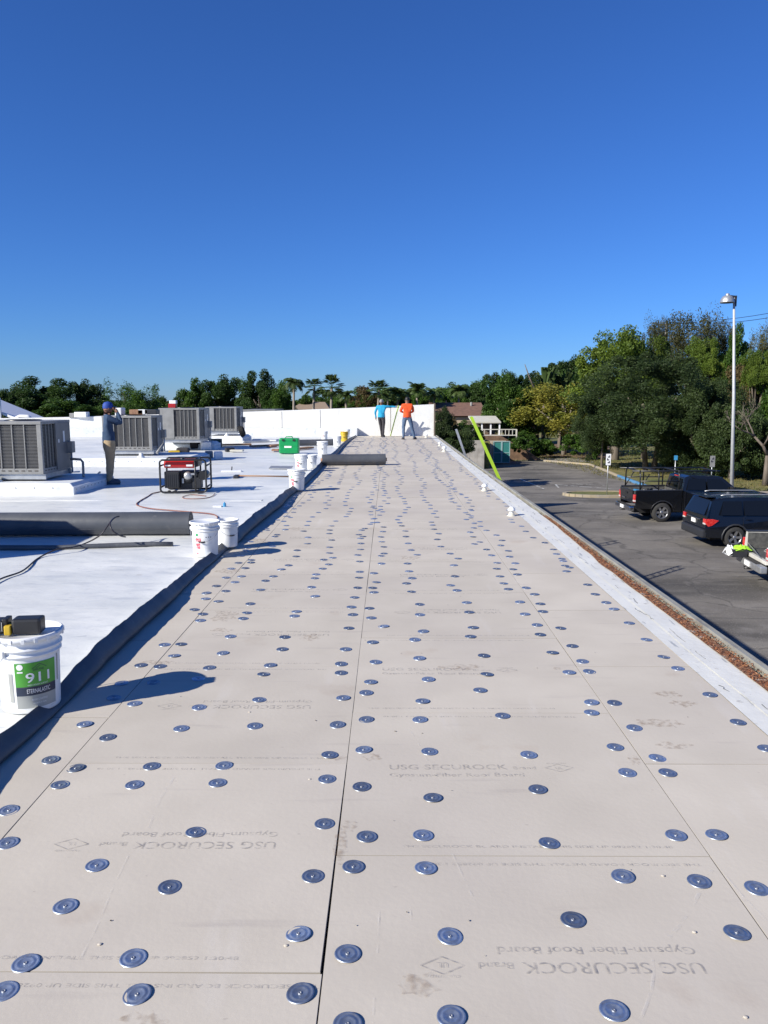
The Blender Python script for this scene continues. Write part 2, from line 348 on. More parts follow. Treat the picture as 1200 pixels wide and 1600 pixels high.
# boards
Yd = lambda D: (D - .224) / .9895
plate_px = [(257,1008),(283,1007),(272,1025),(220,1040),(250,1042),(348,1021),(327,1044),(190,1068),(240,1067),(178,1091),(310,1061),(210,1100),(311,1106),(132,1132),(168,1153),(283,1139),(398,1135),(79,1188),(118,1201),(237,1198),(350,1197),(94,1227),(210,1227),(340,1224),(14,1267),(306,1301),(405,1094),
(12,1318),(151,1353),(265,1387),(102,1417),(40,1506),(208,1498),(6,1550),(214,1555),
(582,1004),(648,1000),(441,1015),(540,1015),(655,1029),(756,1025),(422,1040),(533,1038),(587,1035),(412,1054),(533,1052),(761,1054),(669,1062),(579,1066),(750,1079),(572,1083),(536,1091),(660,1096),(572,1125),(656,1125),(785,1119),(527,1133),(515,1180),(568,1172),(671,1175),(511,1218),(565,1230),(676,1247),(507,1288),(573,1308),(661,1306),
(489,1370),(552,1355),(665,1357),(466,1460),(543,1491),(703,1464),(469,1553),(543,1601),(705,1589),
(894,1010),(863,1020),(910,1034),(889,1051),(921,1050),(1010,1000),(1037,1027),(1059,1045),(924,1098),(960,1099),(924,1114),(991,1138),(1109,1086),(1153,1129),(961,1168),(1027,1185),(980,1208),(1043,1208),(826,1180),(840,1234),(1197,1170),(1056,1306),(1119,1305),
(858,1318),(973,1370),(1092,1378),(1182,1389),(895,1438),(1151,1458),(959,1580),
(361,889),(383,888),(377,901),(353,903),(338,916),(367,910),(322,927),(353,924),(321,936),(341,940),(304,953),(317,960),(313,970),(391,944),(386,958),(380,967),(360,995),(407,922),(415,908),(427,901),(439,890),(445,996),(463,956),(460,963),(492,932),(487,918),(492,904),(494,898),(504,889),(506,875),(554,934),(549,949),(551,961),(545,982),(559,919),(561,903),(562,894),(577,951),(580,966),(599,979),(584,926),(582,919),(588,910),(584,896),(656,945),(656,961),(661,987),(643,925),(635,912),(644,904),(639,893),
(739,981),(735,995),(733,957),(729,942),(714,923),(704,915),(711,901),(812,941),(820,960),(835,929),(844,944),(848,956),(839,977),(844,992),(876,982),(822,919),(794,921),(787,912),(781,901),(808,898),(918,914),(930,929),(947,942),(959,952),(983,974),(776,889),(802,890),(885,893),(890,887),(880,877)]
plates = [(p.x, p.y) for p in (P(x, y) for x, y in plate_px)]
near_far = P(600, 886).y
off = [[-2.5, -2.1, -1.75, -1.47], [-1.29, -.96, -.63, -.26], [-.09, .20, .60, 1.02], [1.18, 1.66]]
y = near_far + .1; rp = random.Random(3); seq = 0
for bi, bands in enumerate(off):
    for k, xo in enumerate(bands):
        yy = near_far + rp.uniform(.02, .28)
        while yy < 32.6:
            plates.append((xo + rp.uniform(-.05, .05) + .05 * math.sin(yy * 1.7 + k), yy))
            yy += rp.choice([.12, .30, .31, .33, .36]) if k in (0, 3) else rp.choice([.24, .31, .38, .42])
# plates also beyond the bottom of the frame
for xo in (-.9, -.3, .2, .7, 1.3): plates.append((xo, 1.45 + rp.random() * .1))
XS = [-2.60, -1.375, -.177, 1.105, 1.77]
YOFF = [Yd(3.79), Yd(2.105), Yd(2.65), Yd(3.32)]
BT = .0
boards = []
for ci in range(4):
    x0, x1 = XS[ci], XS[ci + 1]
    y0 = YOFF[ci] - 1.219 * 4
    k = 0
    while y0 < 33.2:
        y1 = min(y0 + 1.219, 33.3); 
        if y1 > -1:
            g = rnd.uniform(.0015, .0035); gx = .003
            gl = gx * .3
            mb = MB(); cx, cy = (x0 + x1) / 2, (y0 + y1) / 2
            hx0, hx1, hy = x0 - cx + gl, x1 - cx - gx * .6, (y1 - y0) / 2 - g
            t = .0127; lifts = [rnd.uniform(-.0012, .0018) for _ in range(4)]
            sk0 = rnd.uniform(-.0018, .0018); 
            if ci == 1 and 1.3 < y1 < 2.2: lifts[3] += .003
            bev = .0009
            wedge = .0065 if ci == 1 and 1.6 < y0 < 2.2 else (.003 if ci == 1 and .5 < y0 < 1.6 else 0)
            def ringv(dx, z, up):
                co = [(hx0 + dx, -hy + dx), (hx1 - dx - wedge, -hy + dx), (hx1 - dx + sk0, hy - dx), (hx0 + dx + sk0, hy - dx)]
                return [(a_, b_, z + (lifts[j] if up else 0)) for j, (a_, b_) in enumerate(co)]
            vs = ringv(0, -t, False) + ringv(0, -bev, True) + ringv(bev, 0, True)
            mb.add(vs, [(0, 1, 5, 4), (1, 2, 6, 5), (2, 3, 7, 6), (3, 0, 4, 7)], 1)
            mb.add(vs, [(4, 5, 9, 8), (5, 6, 10, 9), (6, 7, 11, 10), (7, 4, 8, 11)], 1)
            mb.add(vs, [(8, 9, 10, 11)], 0)
            o = mb.build('roof_board', [M['board'], M['board_edge']], roof, loc=(cx, cy, 0))
            boards.append((x0, x1, y0, y1, o, ci))
        y0 += 1.219
def board_at(x, y):
    for b_ in boards:
        if b_[0] <= x < b_[1] and b_[2] <= y < b_[3]: return b_
    return None
# seam plate mesh
def plate_mb(seg=20, rings=True):
    mb = MB()
    prof = [(.0375, .0003), (.0365, .0022), (.033, .0022), (.031, .0009), (.026, .0009), (.0235, .0026), (.0195, .0026), (.017, .0010), (.009, .0012), (.0065, .0005), (.0001, .0005)] if rings else [(.0375, .0003), (.035, .0024), (.024, .0015), (.0001, .0020)]
    mb.lathe(prof, seg)
    return mb
pmb = plate_mb(24); pmb.lathe([(.0058, .0004), (.0058, .0024), (.0045, .0030), (.002, .0030), (.0017, .0012), (.0001, .0012)], 10, m=1)
pme = pmb.build('screw_plate', [M['plate'], M['screw']]); pmesh = pme.data; bpy.data.objects.remove(pme)
lmb = plate_mb(12, False)
plates = [p for p in plates if -2.4 < p[0] < 1.77]
plates.sort(key=lambda p: p[0] ** 2 + p[1] ** 2)
far = MB(); cnt = 0
for (x, y_) in plates:
    b_ = board_at(x, y_)
    if not b_: continue
    tx, ty = rnd.gauss(0, .028), rnd.gauss(0, .028)
    if cnt < 290:
        o = link('screw_plate', pmesh, b_[4], loc=(x - b_[4].location.x, y_ - b_[4].location.y, .0017), rot=(tx, ty, rnd.uniform(0, 6))); cnt += 1
    else:
        n = len(far.v); Mx = Matrix.Translation((x, y_, .0017)) @ Matrix.Rotation(tx, 4, 'X') @ Matrix.Rotation(ty, 4, 'Y')
        far.add([Mx @ Vector(v) for v in lmb.v], lmb.f, 0, True)
o = far.build('screw_plate', M['plate'], roof); o['kind'] = 'stuff'

# print on boards
def text_mesh(body, size, align='LEFT', extrude=0):
    cu = bpy.data.curves.new('print', 'FONT'); cu.body = body; cu.size = size; cu.align_x = align; cu.resolution_u = 3; cu.extrude = extrude
    ob = bpy.data.objects.new('print', cu); C.objects.link(ob)
    dg = bpy.context.evaluated_depsgraph_get(); me = bpy.data.meshes.new_from_object(ob.evaluated_get(dg))
    bpy.data.objects.remove(ob); bpy.data.curves.remove(cu); return me
def text_mb(items, mb=None, m=0):
    mb = mb or MB()
    for body, size, x, y_, tw in items:
        me = text_mesh(body, size); xs = [v.co.x for v in me.vertices]; s_ = tw / (max(xs) - min(xs)) if tw else 1; x0_ = min(xs)
        mb.add([((v.co.x - x0_) * s_ + x, v.co.y + y_, 0) for v in me.vertices], [tuple(p.vertices) for p in me.polygons], m)
        bpy.data.meshes.remove(me)
    return mb
tmb = text_mb([('USG SECUROCK', .062, -.36, 0, .50), ('Brand', .036, .165, 0, .095), ('Gypsum-Fiber Roof Board', .044, -.36, -.062, .56), ('UL', .030, .345, .0, .030), ('CLASSIFIED', .013, .315, .048, .085)])
for (p0, p1) in (((.30, .012), (.36, .045)), ((.36, .045), (.42, .012)), ((.42, .012), (.36, -.022)), ((.36, -.022), (.30, .012))):
    a, b = Vector(p0 + (0,)), Vector(p1 + (0,)); n = Vector((-(b - a).y, (b - a).x, 0)).normalized() * .0022
    tmb.add([a + n, b + n, b - n, a - n], [(0, 1, 2, 3)])
to = tmb.build('printed_text', M['print']); tme = to.data; bpy.data.objects.remove(to)
smb = text_mb([('THE SECUROCK BOARD INSTALL THIS SIDE UP 092852 1:30:48', .020, -.5, 0, .95)])
to = smb.build('printed_text', M['print']); sme = to.data; bpy.data.objects.remove(to)
rt = random.Random(5)
for (x0, x1, y0, y1, o, ci) in boards:
    if y0 > 9 or y1 < 1.2 or ci in (0, 3): continue
    cy = (y0 + y1) / 2
    if ci == 1: rot = math.pi if cy < 4.5 else rt.choice([0, math.pi])
    else: rot = math.pi if cy < 2.4 else (0 if cy < 5 else rt.choice([0, math.pi]))
    dx = {1: .02, 2: 0}[ci]
    if ci == 2 and cy < 2.4: dx = .045
    if ci == 2 and 2.4 < cy < 3.6: dx = -.1
    if ci == 2 and 3.6 < cy < 5: dx = -.14
    link('printed_text', tme, o, loc=(dx, (.10 if ci == 2 and cy < 2.4 else rt.uniform(-.03, .03)), .0024), rot=(0, 0, rot + rt.uniform(-.01, .01)))
    link('printed_text', sme, o, loc=(rt.uniform(-.1, .1), -(y1 - y0) / 2 + .045, .0024), rot=(0, 0, 0))
    link('printed_text', sme, o, loc=(rt.uniform(-.1, .1), (y1 - y0) / 2 - .045, .0024), rot=(0, 0, math.pi))
# chalk scuffs and brown smears
def ribbon(pts, wd, m, name, z=.0022):
    q = [P(*p) for p in pts]; mid = q[len(q) // 2]; b_ = board_at(mid.x, mid.y)
    if not b_: return
    o_ = b_[4]; mb = MB()
    for i in range(len(q) - 1):
        dd = (q[i + 1] - q[i]).normalized(); n = Vector((-dd.y, dd.x, 0)) * wd / 2
        mb.add([Vector((v.x, v.y, z)) - Vector((o_.location.x, o_.location.y, 0)) for v in (q[i] + n, q[i + 1] + n, q[i + 1] - n, q[i] - n)], [(0, 1, 2, 3)])
    mb.build(name, m, o_)
for pts, wd in [([(1112, 1360), (1104, 1372), (1096, 1386)], .012), ([(1095, 1390), (1086, 1408), (1075, 1425), (1062, 1446), (1045, 1465)], .012), ([(1019, 1500), (1021, 1520), (1018, 1545), (1010, 1570), (998, 1600)], .008), ([(1125, 1358), (1160, 1400), (1199, 1440)], .006),
                ([(200, 1338), (175, 1390), (155, 1440), (125, 1500)], .006), ([(707, 1335), (725, 1375), (741, 1408)], .006), ([(592, 1425), (589, 1490)], .005), ([(640, 1410), (642, 1440)], .004), ([(584, 1560), (582, 1600)], .005), ([(272, 1215), (250, 1250), (232, 1295)], .010), ([(640, 1140), (655, 1165), (668, 1190)], .005)]:
    ribbon(pts, wd, M['chalk'], 'chalk_mark')
def smear(px, py, rx, ry, seed, m='dirt'):
    p = P(px, py); b_ = board_at(p.x, p.y)
    if not b_: return
    r_ = random.Random(seed); n = 18; vs = [(0, 0, 0)]
    for k in range(n):
        q = 2 * math.pi * k / n; f = r_.uniform(.6, 1.15); vs.append((rx * math.cos(q) * f, ry * math.sin(q) * f, 0))
    mb = MB(); mb.add(vs, [(0, k + 1, (k + 1) % n + 1) for k in range(n)])
    mb.build('dirt_smear', M[m], b_[4], loc=(p.x - b_[4].location.x, p.y - b_[4].location.y, .0020 + seed * 1e-5))
for k, (px, py, rx, ry) in enumerate([(350, 963, .1, .16), (345, 985, .08, .05), (485, 996, .07, .09), (395, 845, .22, .2), (720, 1043, .14, .05), (545, 1290, .03, .05), (580, 1183, .05, .04), (1070, 1100, .09, .05), (1055, 1165, .1, .04), (990, 1187, .03, .05), (1040, 1085, .08, .05), (1030, 1130, .12, .06), (870, 1045, .03, .03), (655, 1540, .06, .05), (225, 1595, .06, .03), (530, 1320, .03, .12), (355, 892, .12, .12), (245, 1035, .12, .04), (460, 826, .12, .1), (640, 872, .1, .1), (530, 1185, .04, .03)]):
    smear(px, py, rx, ry, k + 1)
# paper and foam crumbs lying about on the boards
cr = random.Random(12); mbc = MB()
for k in range(90):
    yy = 1.6 + 14 * cr.random() ** 1.6; xx = cr.uniform(-1.5, 1.72); s_ = cr.uniform(.0015, .004); q = cr.uniform(0, 6)
    mbc.box((xx, yy, .003), (s_ * cr.uniform(1, 2.4), s_, .0016), rz=q, m=cr.choice([0, 1, 1]))
clean(mbc.build('crumbs', [M['bark'], M['board_edge']]), 'stuff', 'small crumbs and shavings scattered over the gypsum boards', 'debris')
# small bumps (plugs) left in the boards
for px, py in [(156, 1476), (447, 1478), (484, 1218), (1036, 1369), (1085, 1457), (390, 1113), (1165, 1590)]:
    p = P(px, py); b_ = board_at(p.x, p.y); mb = MB(); mb.ball((0, 0, 0), (.007, .006, .002), 8)
    mb.build('raised_screw_head', M['board'], b_[4], loc=(p.x - b_[4].location.x, p.y - b_[4].location.y, .002))

# ------------------------------------------------------------------ painted strip, litter and drip edge on the right
def strip(name, m, fx0, fx1, z, y0, y1, n, th=.0, jit=0, seed=1):
    r_ = random.Random(seed); mb = MB(); vs = []
    for i in range(n + 1):
        yy = y0 + (y1 - y0) * i / n; a_, b_ = fx0(yy), fx1(yy) + (r_.uniform(-jit, jit) if jit else 0)
        vs += [(a_, yy, z), (b_, yy, z - .002)]
    mb.add(vs, [(2 * i, 2 * i + 1, 2 * i + 3, 2 * i + 2) for i in range(n)])
    return mb.build(name, m, roof)
LIT = lambda yy: (.075 if yy < 7 else max(.0, .075 - (yy - 7) * .028))
strip('painted_strip', M['white_strip'], lambda yy: 1.764, lambda yy: ex(yy) - .05, .004, -6, 33.3, 160)
def coat_edge(yy): return ex(yy) - .055 - LIT(yy) + .018 * noise.noise(Vector((0, yy * 2.3, 0))) 
strip('litter_bed', M['litter'], lambda yy: coat_edge(yy), lambda yy: ex(yy) - .048, .010, -2, 10.3, 160)
strip('painted_strip_lap', M['white_strip'], lambda yy: 1.87 + .01 * noise.noise(Vector((3, yy, 0))), lambda yy: coat_edge(yy), .0075, -6, 26, 240)
mb = MB(); r_ = random.Random(21)
for k in range(46):
    y0_ = 1.5 + k * .42 + r_.uniform(-.1, .1); x0_ = 1.905 + .012 * noise.noise(Vector((8, y0_ * .9, 0))) if k % 3 else r_.uniform(1.80, 2.0); n_ = r_.randint(3, 9); pts_ = [(x0_, y0_, .0078)]
    for q_ in range(n_): pts_.append((pts_[-1][0] + r_.uniform(-.007, .007) * (1 if k % 3 else 3), pts_[-1][1] + r_.uniform(.02, .05), .0078))
    mb.tube(pts_, [r_.uniform(.0004, .0018) for _ in pts_], 4)
mb.build('strip_crack', M['rubber'], roof, kind='stuff')
mb = MB(); ys = [(-6, 0)] + [(k, 0) for k in range(-5, 34)]
for i in range(78):
    ya, yb = -6 + i * .505, -6 + (i + 1) * .505
    mb.bar((ex(ya) + .0, ya, .022), (ex(yb) + .0, yb, .022), .024, .026)
    mb.bar((ex(ya) + .03, ya, -.04), (ex(yb) + .03, yb, -.04), .012, .14)
mb.build('drip_edge', M['edge'], roof)
# leaves
def quads(name, pos, size, nrm_z=0, seed=0, mats=None, parent=None, flat=False, aspect=.55):
    rg = np.random.default_rng(seed); n = len(pos)
    if flat: nn = np.stack([rg.normal(0, .35, n), rg.normal(0, .35, n), np.ones(n)], 1)
    else: nn = rg.normal(0, 1, (n, 3)) + np.array([0, 0, nrm_z])
    nn /= np.linalg.norm(nn, axis=1)[:, None]
    t = rg.normal(0, 1, (n, 3)); t -= nn * (t * nn).sum(1)[:, None]; t /= np.linalg.norm(t, axis=1)[:, None]
    b_ = np.cross(nn, t); s_ = (size if np.ndim(size) else np.full(n, size)) * rg.uniform(.6, 1.4, n)
    t = t * s_[:, None]; b_ = b_ * (s_ * aspect)[:, None]
    v = np.stack([pos - t, pos - b_ * .9 + t * .1, pos + t, pos + b_ * .9 + t * .1], 1).reshape(-1, 3)
    me = bpy.data.meshes.new(name); me.vertices.add(n * 4); me.vertices.foreach_set('co', v.astype(np.float32).ravel())
    me.loops.add(n * 4); me.loops.foreach_set('vertex_index', np.arange(n * 4, dtype=np.int32))
    me.polygons.add(n); me.polygons.foreach_set('loop_start', np.arange(0, n * 4, 4, dtype=np.int32)); me.polygons.foreach_set('loop_total', np.full(n, 4, dtype=np.int32))
    me.update(calc_edges=True)
    me.materials.append(mats)
    return me
def set_tint(me, arr):
    at = me.attributes.new('tint', 'FLOAT', 'FACE'); at.data.foreach_set('value', arr.astype(np.float32))
rg = np.random.default_rng(11); ps = []
for i in range(5200):
    yy = rg.uniform(1.5, 10.2); u = rg.uniform(-.04, 1.0); x0_, x1_ = coat_edge(yy), ex(yy) - .02
    ps.append((x0_ + (x1_ - x0_) * u, yy, .013 + rg.uniform(0, .012)))
me = quads('leaf_litter', np.array(ps), .010, seed=5, mats=M['leaf_dry'], flat=True, aspect=.4); set_tint(me, rg.uniform(0, 1, len(ps)))
o = link('leaf_litter', me); clean(o, 'stuff', 'brown leaf litter lying along the roof edge gutter', 'leaf litter')

# ------------------------------------------------------------------ white membrane with its lifted edge
cpx = [(0, 1192), (38, 1160), (77, 1121), (103, 1098), (123, 1079), (172, 1029), (230, 975), (268, 941), (284, 922), (312, 896), (338, 874), (352, 860), (368, 852), (389, 832), (406, 818), (427, 801), (437, 794), (451, 777), (470, 764), (484, 750), (497, 737), (508, 724), (526, 710), (536, 698), (547, 688), (556, 683)]
hh_ = [.085, .07, .045, .05, .085, .11, .115, .10, .07, .07, .055, .06, .09, .13, .14, .14, .14, .11, .09, .09, .09, .08, .09, .08, .07, .05]
cp = [(P(x, y_).x, P(x, y_).y, h_) for (x, y_), h_ in zip(cpx, hh_)]
cp = [(cp[0][0] + .02, -4.0, .12), (cp[0][0] + .02, 2.2, .12)] + cp + [(cp[-1][0], 33.3, .03)]
cp2 = [cp[0]]
for q in cp[1:]:
    if q[1] > cp2[-1][1] + .03: cp2.append(q)
cp = cp2
ya = np.array([q[1] for q in cp]); xa = np.array([q[0] for q in cp]); ha = np.array([q[2] for q in cp])
Ysamp = np.unique(np.concatenate([np.linspace(-4, 2, 12), np.linspace(2, 14, 260), np.linspace(14, 33.3, 90)]))
def sm(arr, yv):
    return np.mean([np.interp(yv + d_, ya, arr) for d_ in (-.12, -.06, 0, .06, .12)], axis=0)
Xc = sm(xa, Ysamp); Hc = sm(ha, Ysamp)
def flap_x(yv): return float(np.interp(yv, Ysamp, Xc))
MZ = .022
rows = []
for Y_, xc, hc in zip(Ysamp, Xc, Hc):
    wv = .012 * noise.noise(Vector((0, Y_ * 1.9, 4)))
    hc = .86 * hc * (1 + .16 * noise.noise(Vector((7, Y_ * 3.1, 0))) + .08 * noise.noise(Vector((9, Y_ * 11, 0)))); lean = -.045 + wv + .008 * noise.noise(Vector((3, Y_ * 8, 4)))
    xc = xc + .006 * noise.noise(Vector((5, Y_ * 6, 1)))
    outer = [(xc + lean, MZ + hc), (xc + lean * .45 + .012, hc * .72), (xc + .018, hc * .42), (xc + .016, hc * .14), (xc - .01, .003), (xc - .25, .003)]
    inner = [(xc + lean - .003, MZ + hc + .001), (xc + lean * .5 + .004, hc * .74), (xc + .004, hc * .46), (xc - .02, MZ + hc * .16), (xc - .09, MZ + hc * .05)]
    us = [.16, .26, .36, .48, .6, .74, .9, 1.06, 1.22, 1.4, 1.6, 1.8, 2.05, 2.3, 2.6, 3.0, 3.4, 3.8, 4.3, 4.8, 5.4, 6.2, 7, 8, 9, 10.5, 12, 16, 22, 30, 36]
    flat_ = []
    for u in us:
        xx = xc - u if u < 3 else (xc - u)
        flat_.append((xx, MZ + .013 * noise.noise(Vector((xx * 1.1, Y_ * 1.7, 0))) * min(1, u) + .004 * noise.noise(Vector((xx * 4, Y_ * 5, 2)))))
    rows.append([(x_, Y_, z_) for x_, z_ in outer] + [(x_, Y_, z_) for x_, z_ in inner + flat_])
no = 6; nr = len(rows[0]); vs = [v for r_ in rows for v in r_]; mbm = MB()
fo = []; fi = []
for i in range(len(rows) - 1):
    for k in range(nr - 1):
        f = (i * nr + k, i * nr + k + 1, (i + 1) * nr + k + 1, (i + 1) * nr + k)
        if k < no - 1: fo.append(f)
        elif k == no - 1: pass
        else: fi.append(f)
    fo.append((i * nr, (i + 1) * nr, (i + 1) * nr + no, i * nr + no))
mbm.add(vs, fi, 0, True); n0 = len(mbm.v); mbm.add(vs, fo, 1, True)
membrane = mbm.build('roof_membrane', [M['white_mem'], M['grey_mem']]); membrane['kind'] = 'structure'
# small raised folds
fr = random.Random(31)
for k in range(60):
    yy = fr.uniform(3.2, 20); xx = flap_x(yy) - fr.uniform(.4, 7); an = fr.gauss(.5, .7); L_ = fr.uniform(.25, 1.1); r0 = fr.uniform(.004, .010); pts_ = []
    for q_ in range(9):
        t_ = q_ / 8; pts_.append((xx + math.cos(an) * L_ * t_ + .03 * noise.noise(Vector((k, t_ * 3, 0))), yy + math.sin(an) * L_ * t_ + .03 * noise.noise(Vector((t_ * 3, k, 0))), 0))
    mb = MB(); vs = []
    for q_, (x_, y_, _) in enumerate(pts_):
        z_ = MZ + .013 * noise.noise(Vector((x_ * 1.1, y_ * 1.7, 0))) + .004 * noise.noise(Vector((x_ * 4, y_ * 5, 2))); e_ = math.sin(math.pi * q_ / 8); nx, ny = -math.sin(an), math.cos(an)
        if x_ > flap_x(y_) - .2: z_ = -.05
        for u, v in ((-2.6, -.3), (-1, .5), (0, 1), (1, .5), (2.6, -.3)): vs.append((x_ + nx * u * r0 * 1.6, y_ + ny * u * r0 * 1.6, z_ - .002 + v * r0 * .75 * e_))
    mb.add(vs, [(5 * i + j, 5 * i + j + 1, 5 * i + j + 6, 5 * i + j + 5) for i in range(8) for j in range(4)], 0, True); mb.build('membrane_fold', M['white_mem'], membrane)
# lap seams in the membrane
for yy in (11.6, 18.4, 25.0):
    mb = MB(); xs = np.linspace(flap_x(yy) - .35, -24, 50)
    vs = []
    for x_ in xs:
        w_ = .02 * noise.noise(Vector((x_ * .6, yy, 0))); zz = MZ + .010 * noise.noise(Vector((x_ * 1.1, (yy + w_) * 2.3, 0))) + .004
        vs += [(x_, yy + w_, zz - .007), (x_, yy + w_ + .002, zz), (x_, yy + w_ + .16, zz - .002), (x_, yy + w_ + .165, zz - .012)]
    mb.add(vs, [(4 * i + k, 4 * i + k + 1, 4 * i + k + 5, 4 * i + k + 4) for i in range(49) for k in range(3)], 0, False)
    mb.build('membrane_lap', M['white_mem'], membrane)

# ------------------------------------------------------------------ parapet wall at the far end
def wallpt(px, ytop, Y_): p = PY(px, ytop, Y_); return (p.x, p.y, p.z)
wy = {678: 33.3, 380: 30.6, 110: 29.2, -300: 28.6}
wr = [(678, 632, 33.25), (560, 637.5, 33.2), (380, 644, 33.0), (240, 648, 32.8), (110, 652, 32.5), (-350, 660, 31.5)]
mb = MB(); T = .22
pts = [wallpt(*q) for q in wr]
for (a_, b_) in zip(pts, pts[1:]):
    vs = [(a_[0], a_[1], .003), (b_[0], b_[1], .003), (b_[0], b_[1], b_[2]), (a_[0], a_[1], a_[2]), (a_[0], a_[1] + T, .003), (b_[0], b_[1] + T, .003), (b_[0], b_[1] + T, b_[2] + .01), (a_[0], a_[1] + T, a_[2] + .01)]
    mb.add(vs, [(0, 1, 2, 3), (4, 7, 6, 5), (3, 2, 6, 7), (0, 3, 7, 4), (1, 5, 6, 2)])
wt = empty('parapet_wall', (0, 0, 0), label='long white stucco parapet wall closing the far end of the roof', cat='wall')
wt.location = (pts[0][0] - 3, pts[0][1], 0)
o = mb.build('wall_panel', M['wall_white'], wt); o.location = -wt.location
mb = MB(); q = [(558, 671, 32.85), (400, 676, 32.6), (240, 683, 32.4), (110, 690, 32.1), (-350, 700, 31.1)]
for (a_, b_) in zip(q, q[1:]):
    A, B_ = PY(*a_), PY(*b_); A.z = .34; B_.z = .34
    vs = [(A.x, A.y, 0), (B_.x, B_.y, 0), (B_.x, B_.y, B_.z), (A.x, A.y, A.z), (A.x, A.y + .35, 0), (B_.x, B_.y + .35, 0), (B_.x, B_.y + .35, B_.z), (A.x, A.y + .35, A.z)]
    mb.add(vs, [(0, 1, 2, 3), (4, 7, 6, 5), (3, 2, 6, 7), (0, 3, 7, 4), (1, 5, 6, 2)])
o = mb.build('base_flashing', M['white_coat'], wt); o.location = -wt.location
for jx in (500, 610, 440, 300):
    q1 = [(a_, b_) for a_, b_ in zip(wr, wr[1:]) if b_[0] <= jx <= a_[0]][0]; t_ = (jx - q1[1][0]) / (q1[0][0] - q1[1][0]); Yj = q1[1][2] + t_ * (q1[0][2] - q1[1][2]); tp = PY(jx, q1[1][1] + t_ * (q1[0][1] - q1[1][1]), Yj)
    o = MB().box((tp.x, tp.y - .004, tp.z / 2 + .1), (.015, .012, tp.z - .25)).build('wall_joint', M['concrete'], wt); o.location = -wt.location
mb = MB(); e0 = pts[0]; mb.box((e0[0] + .03, e0[1] + .1, e0[2] / 2 + .02), (.05, .3, e0[2] + .05)); o = mb.build('end_cap', M['bark'], wt); o.location = -wt.location

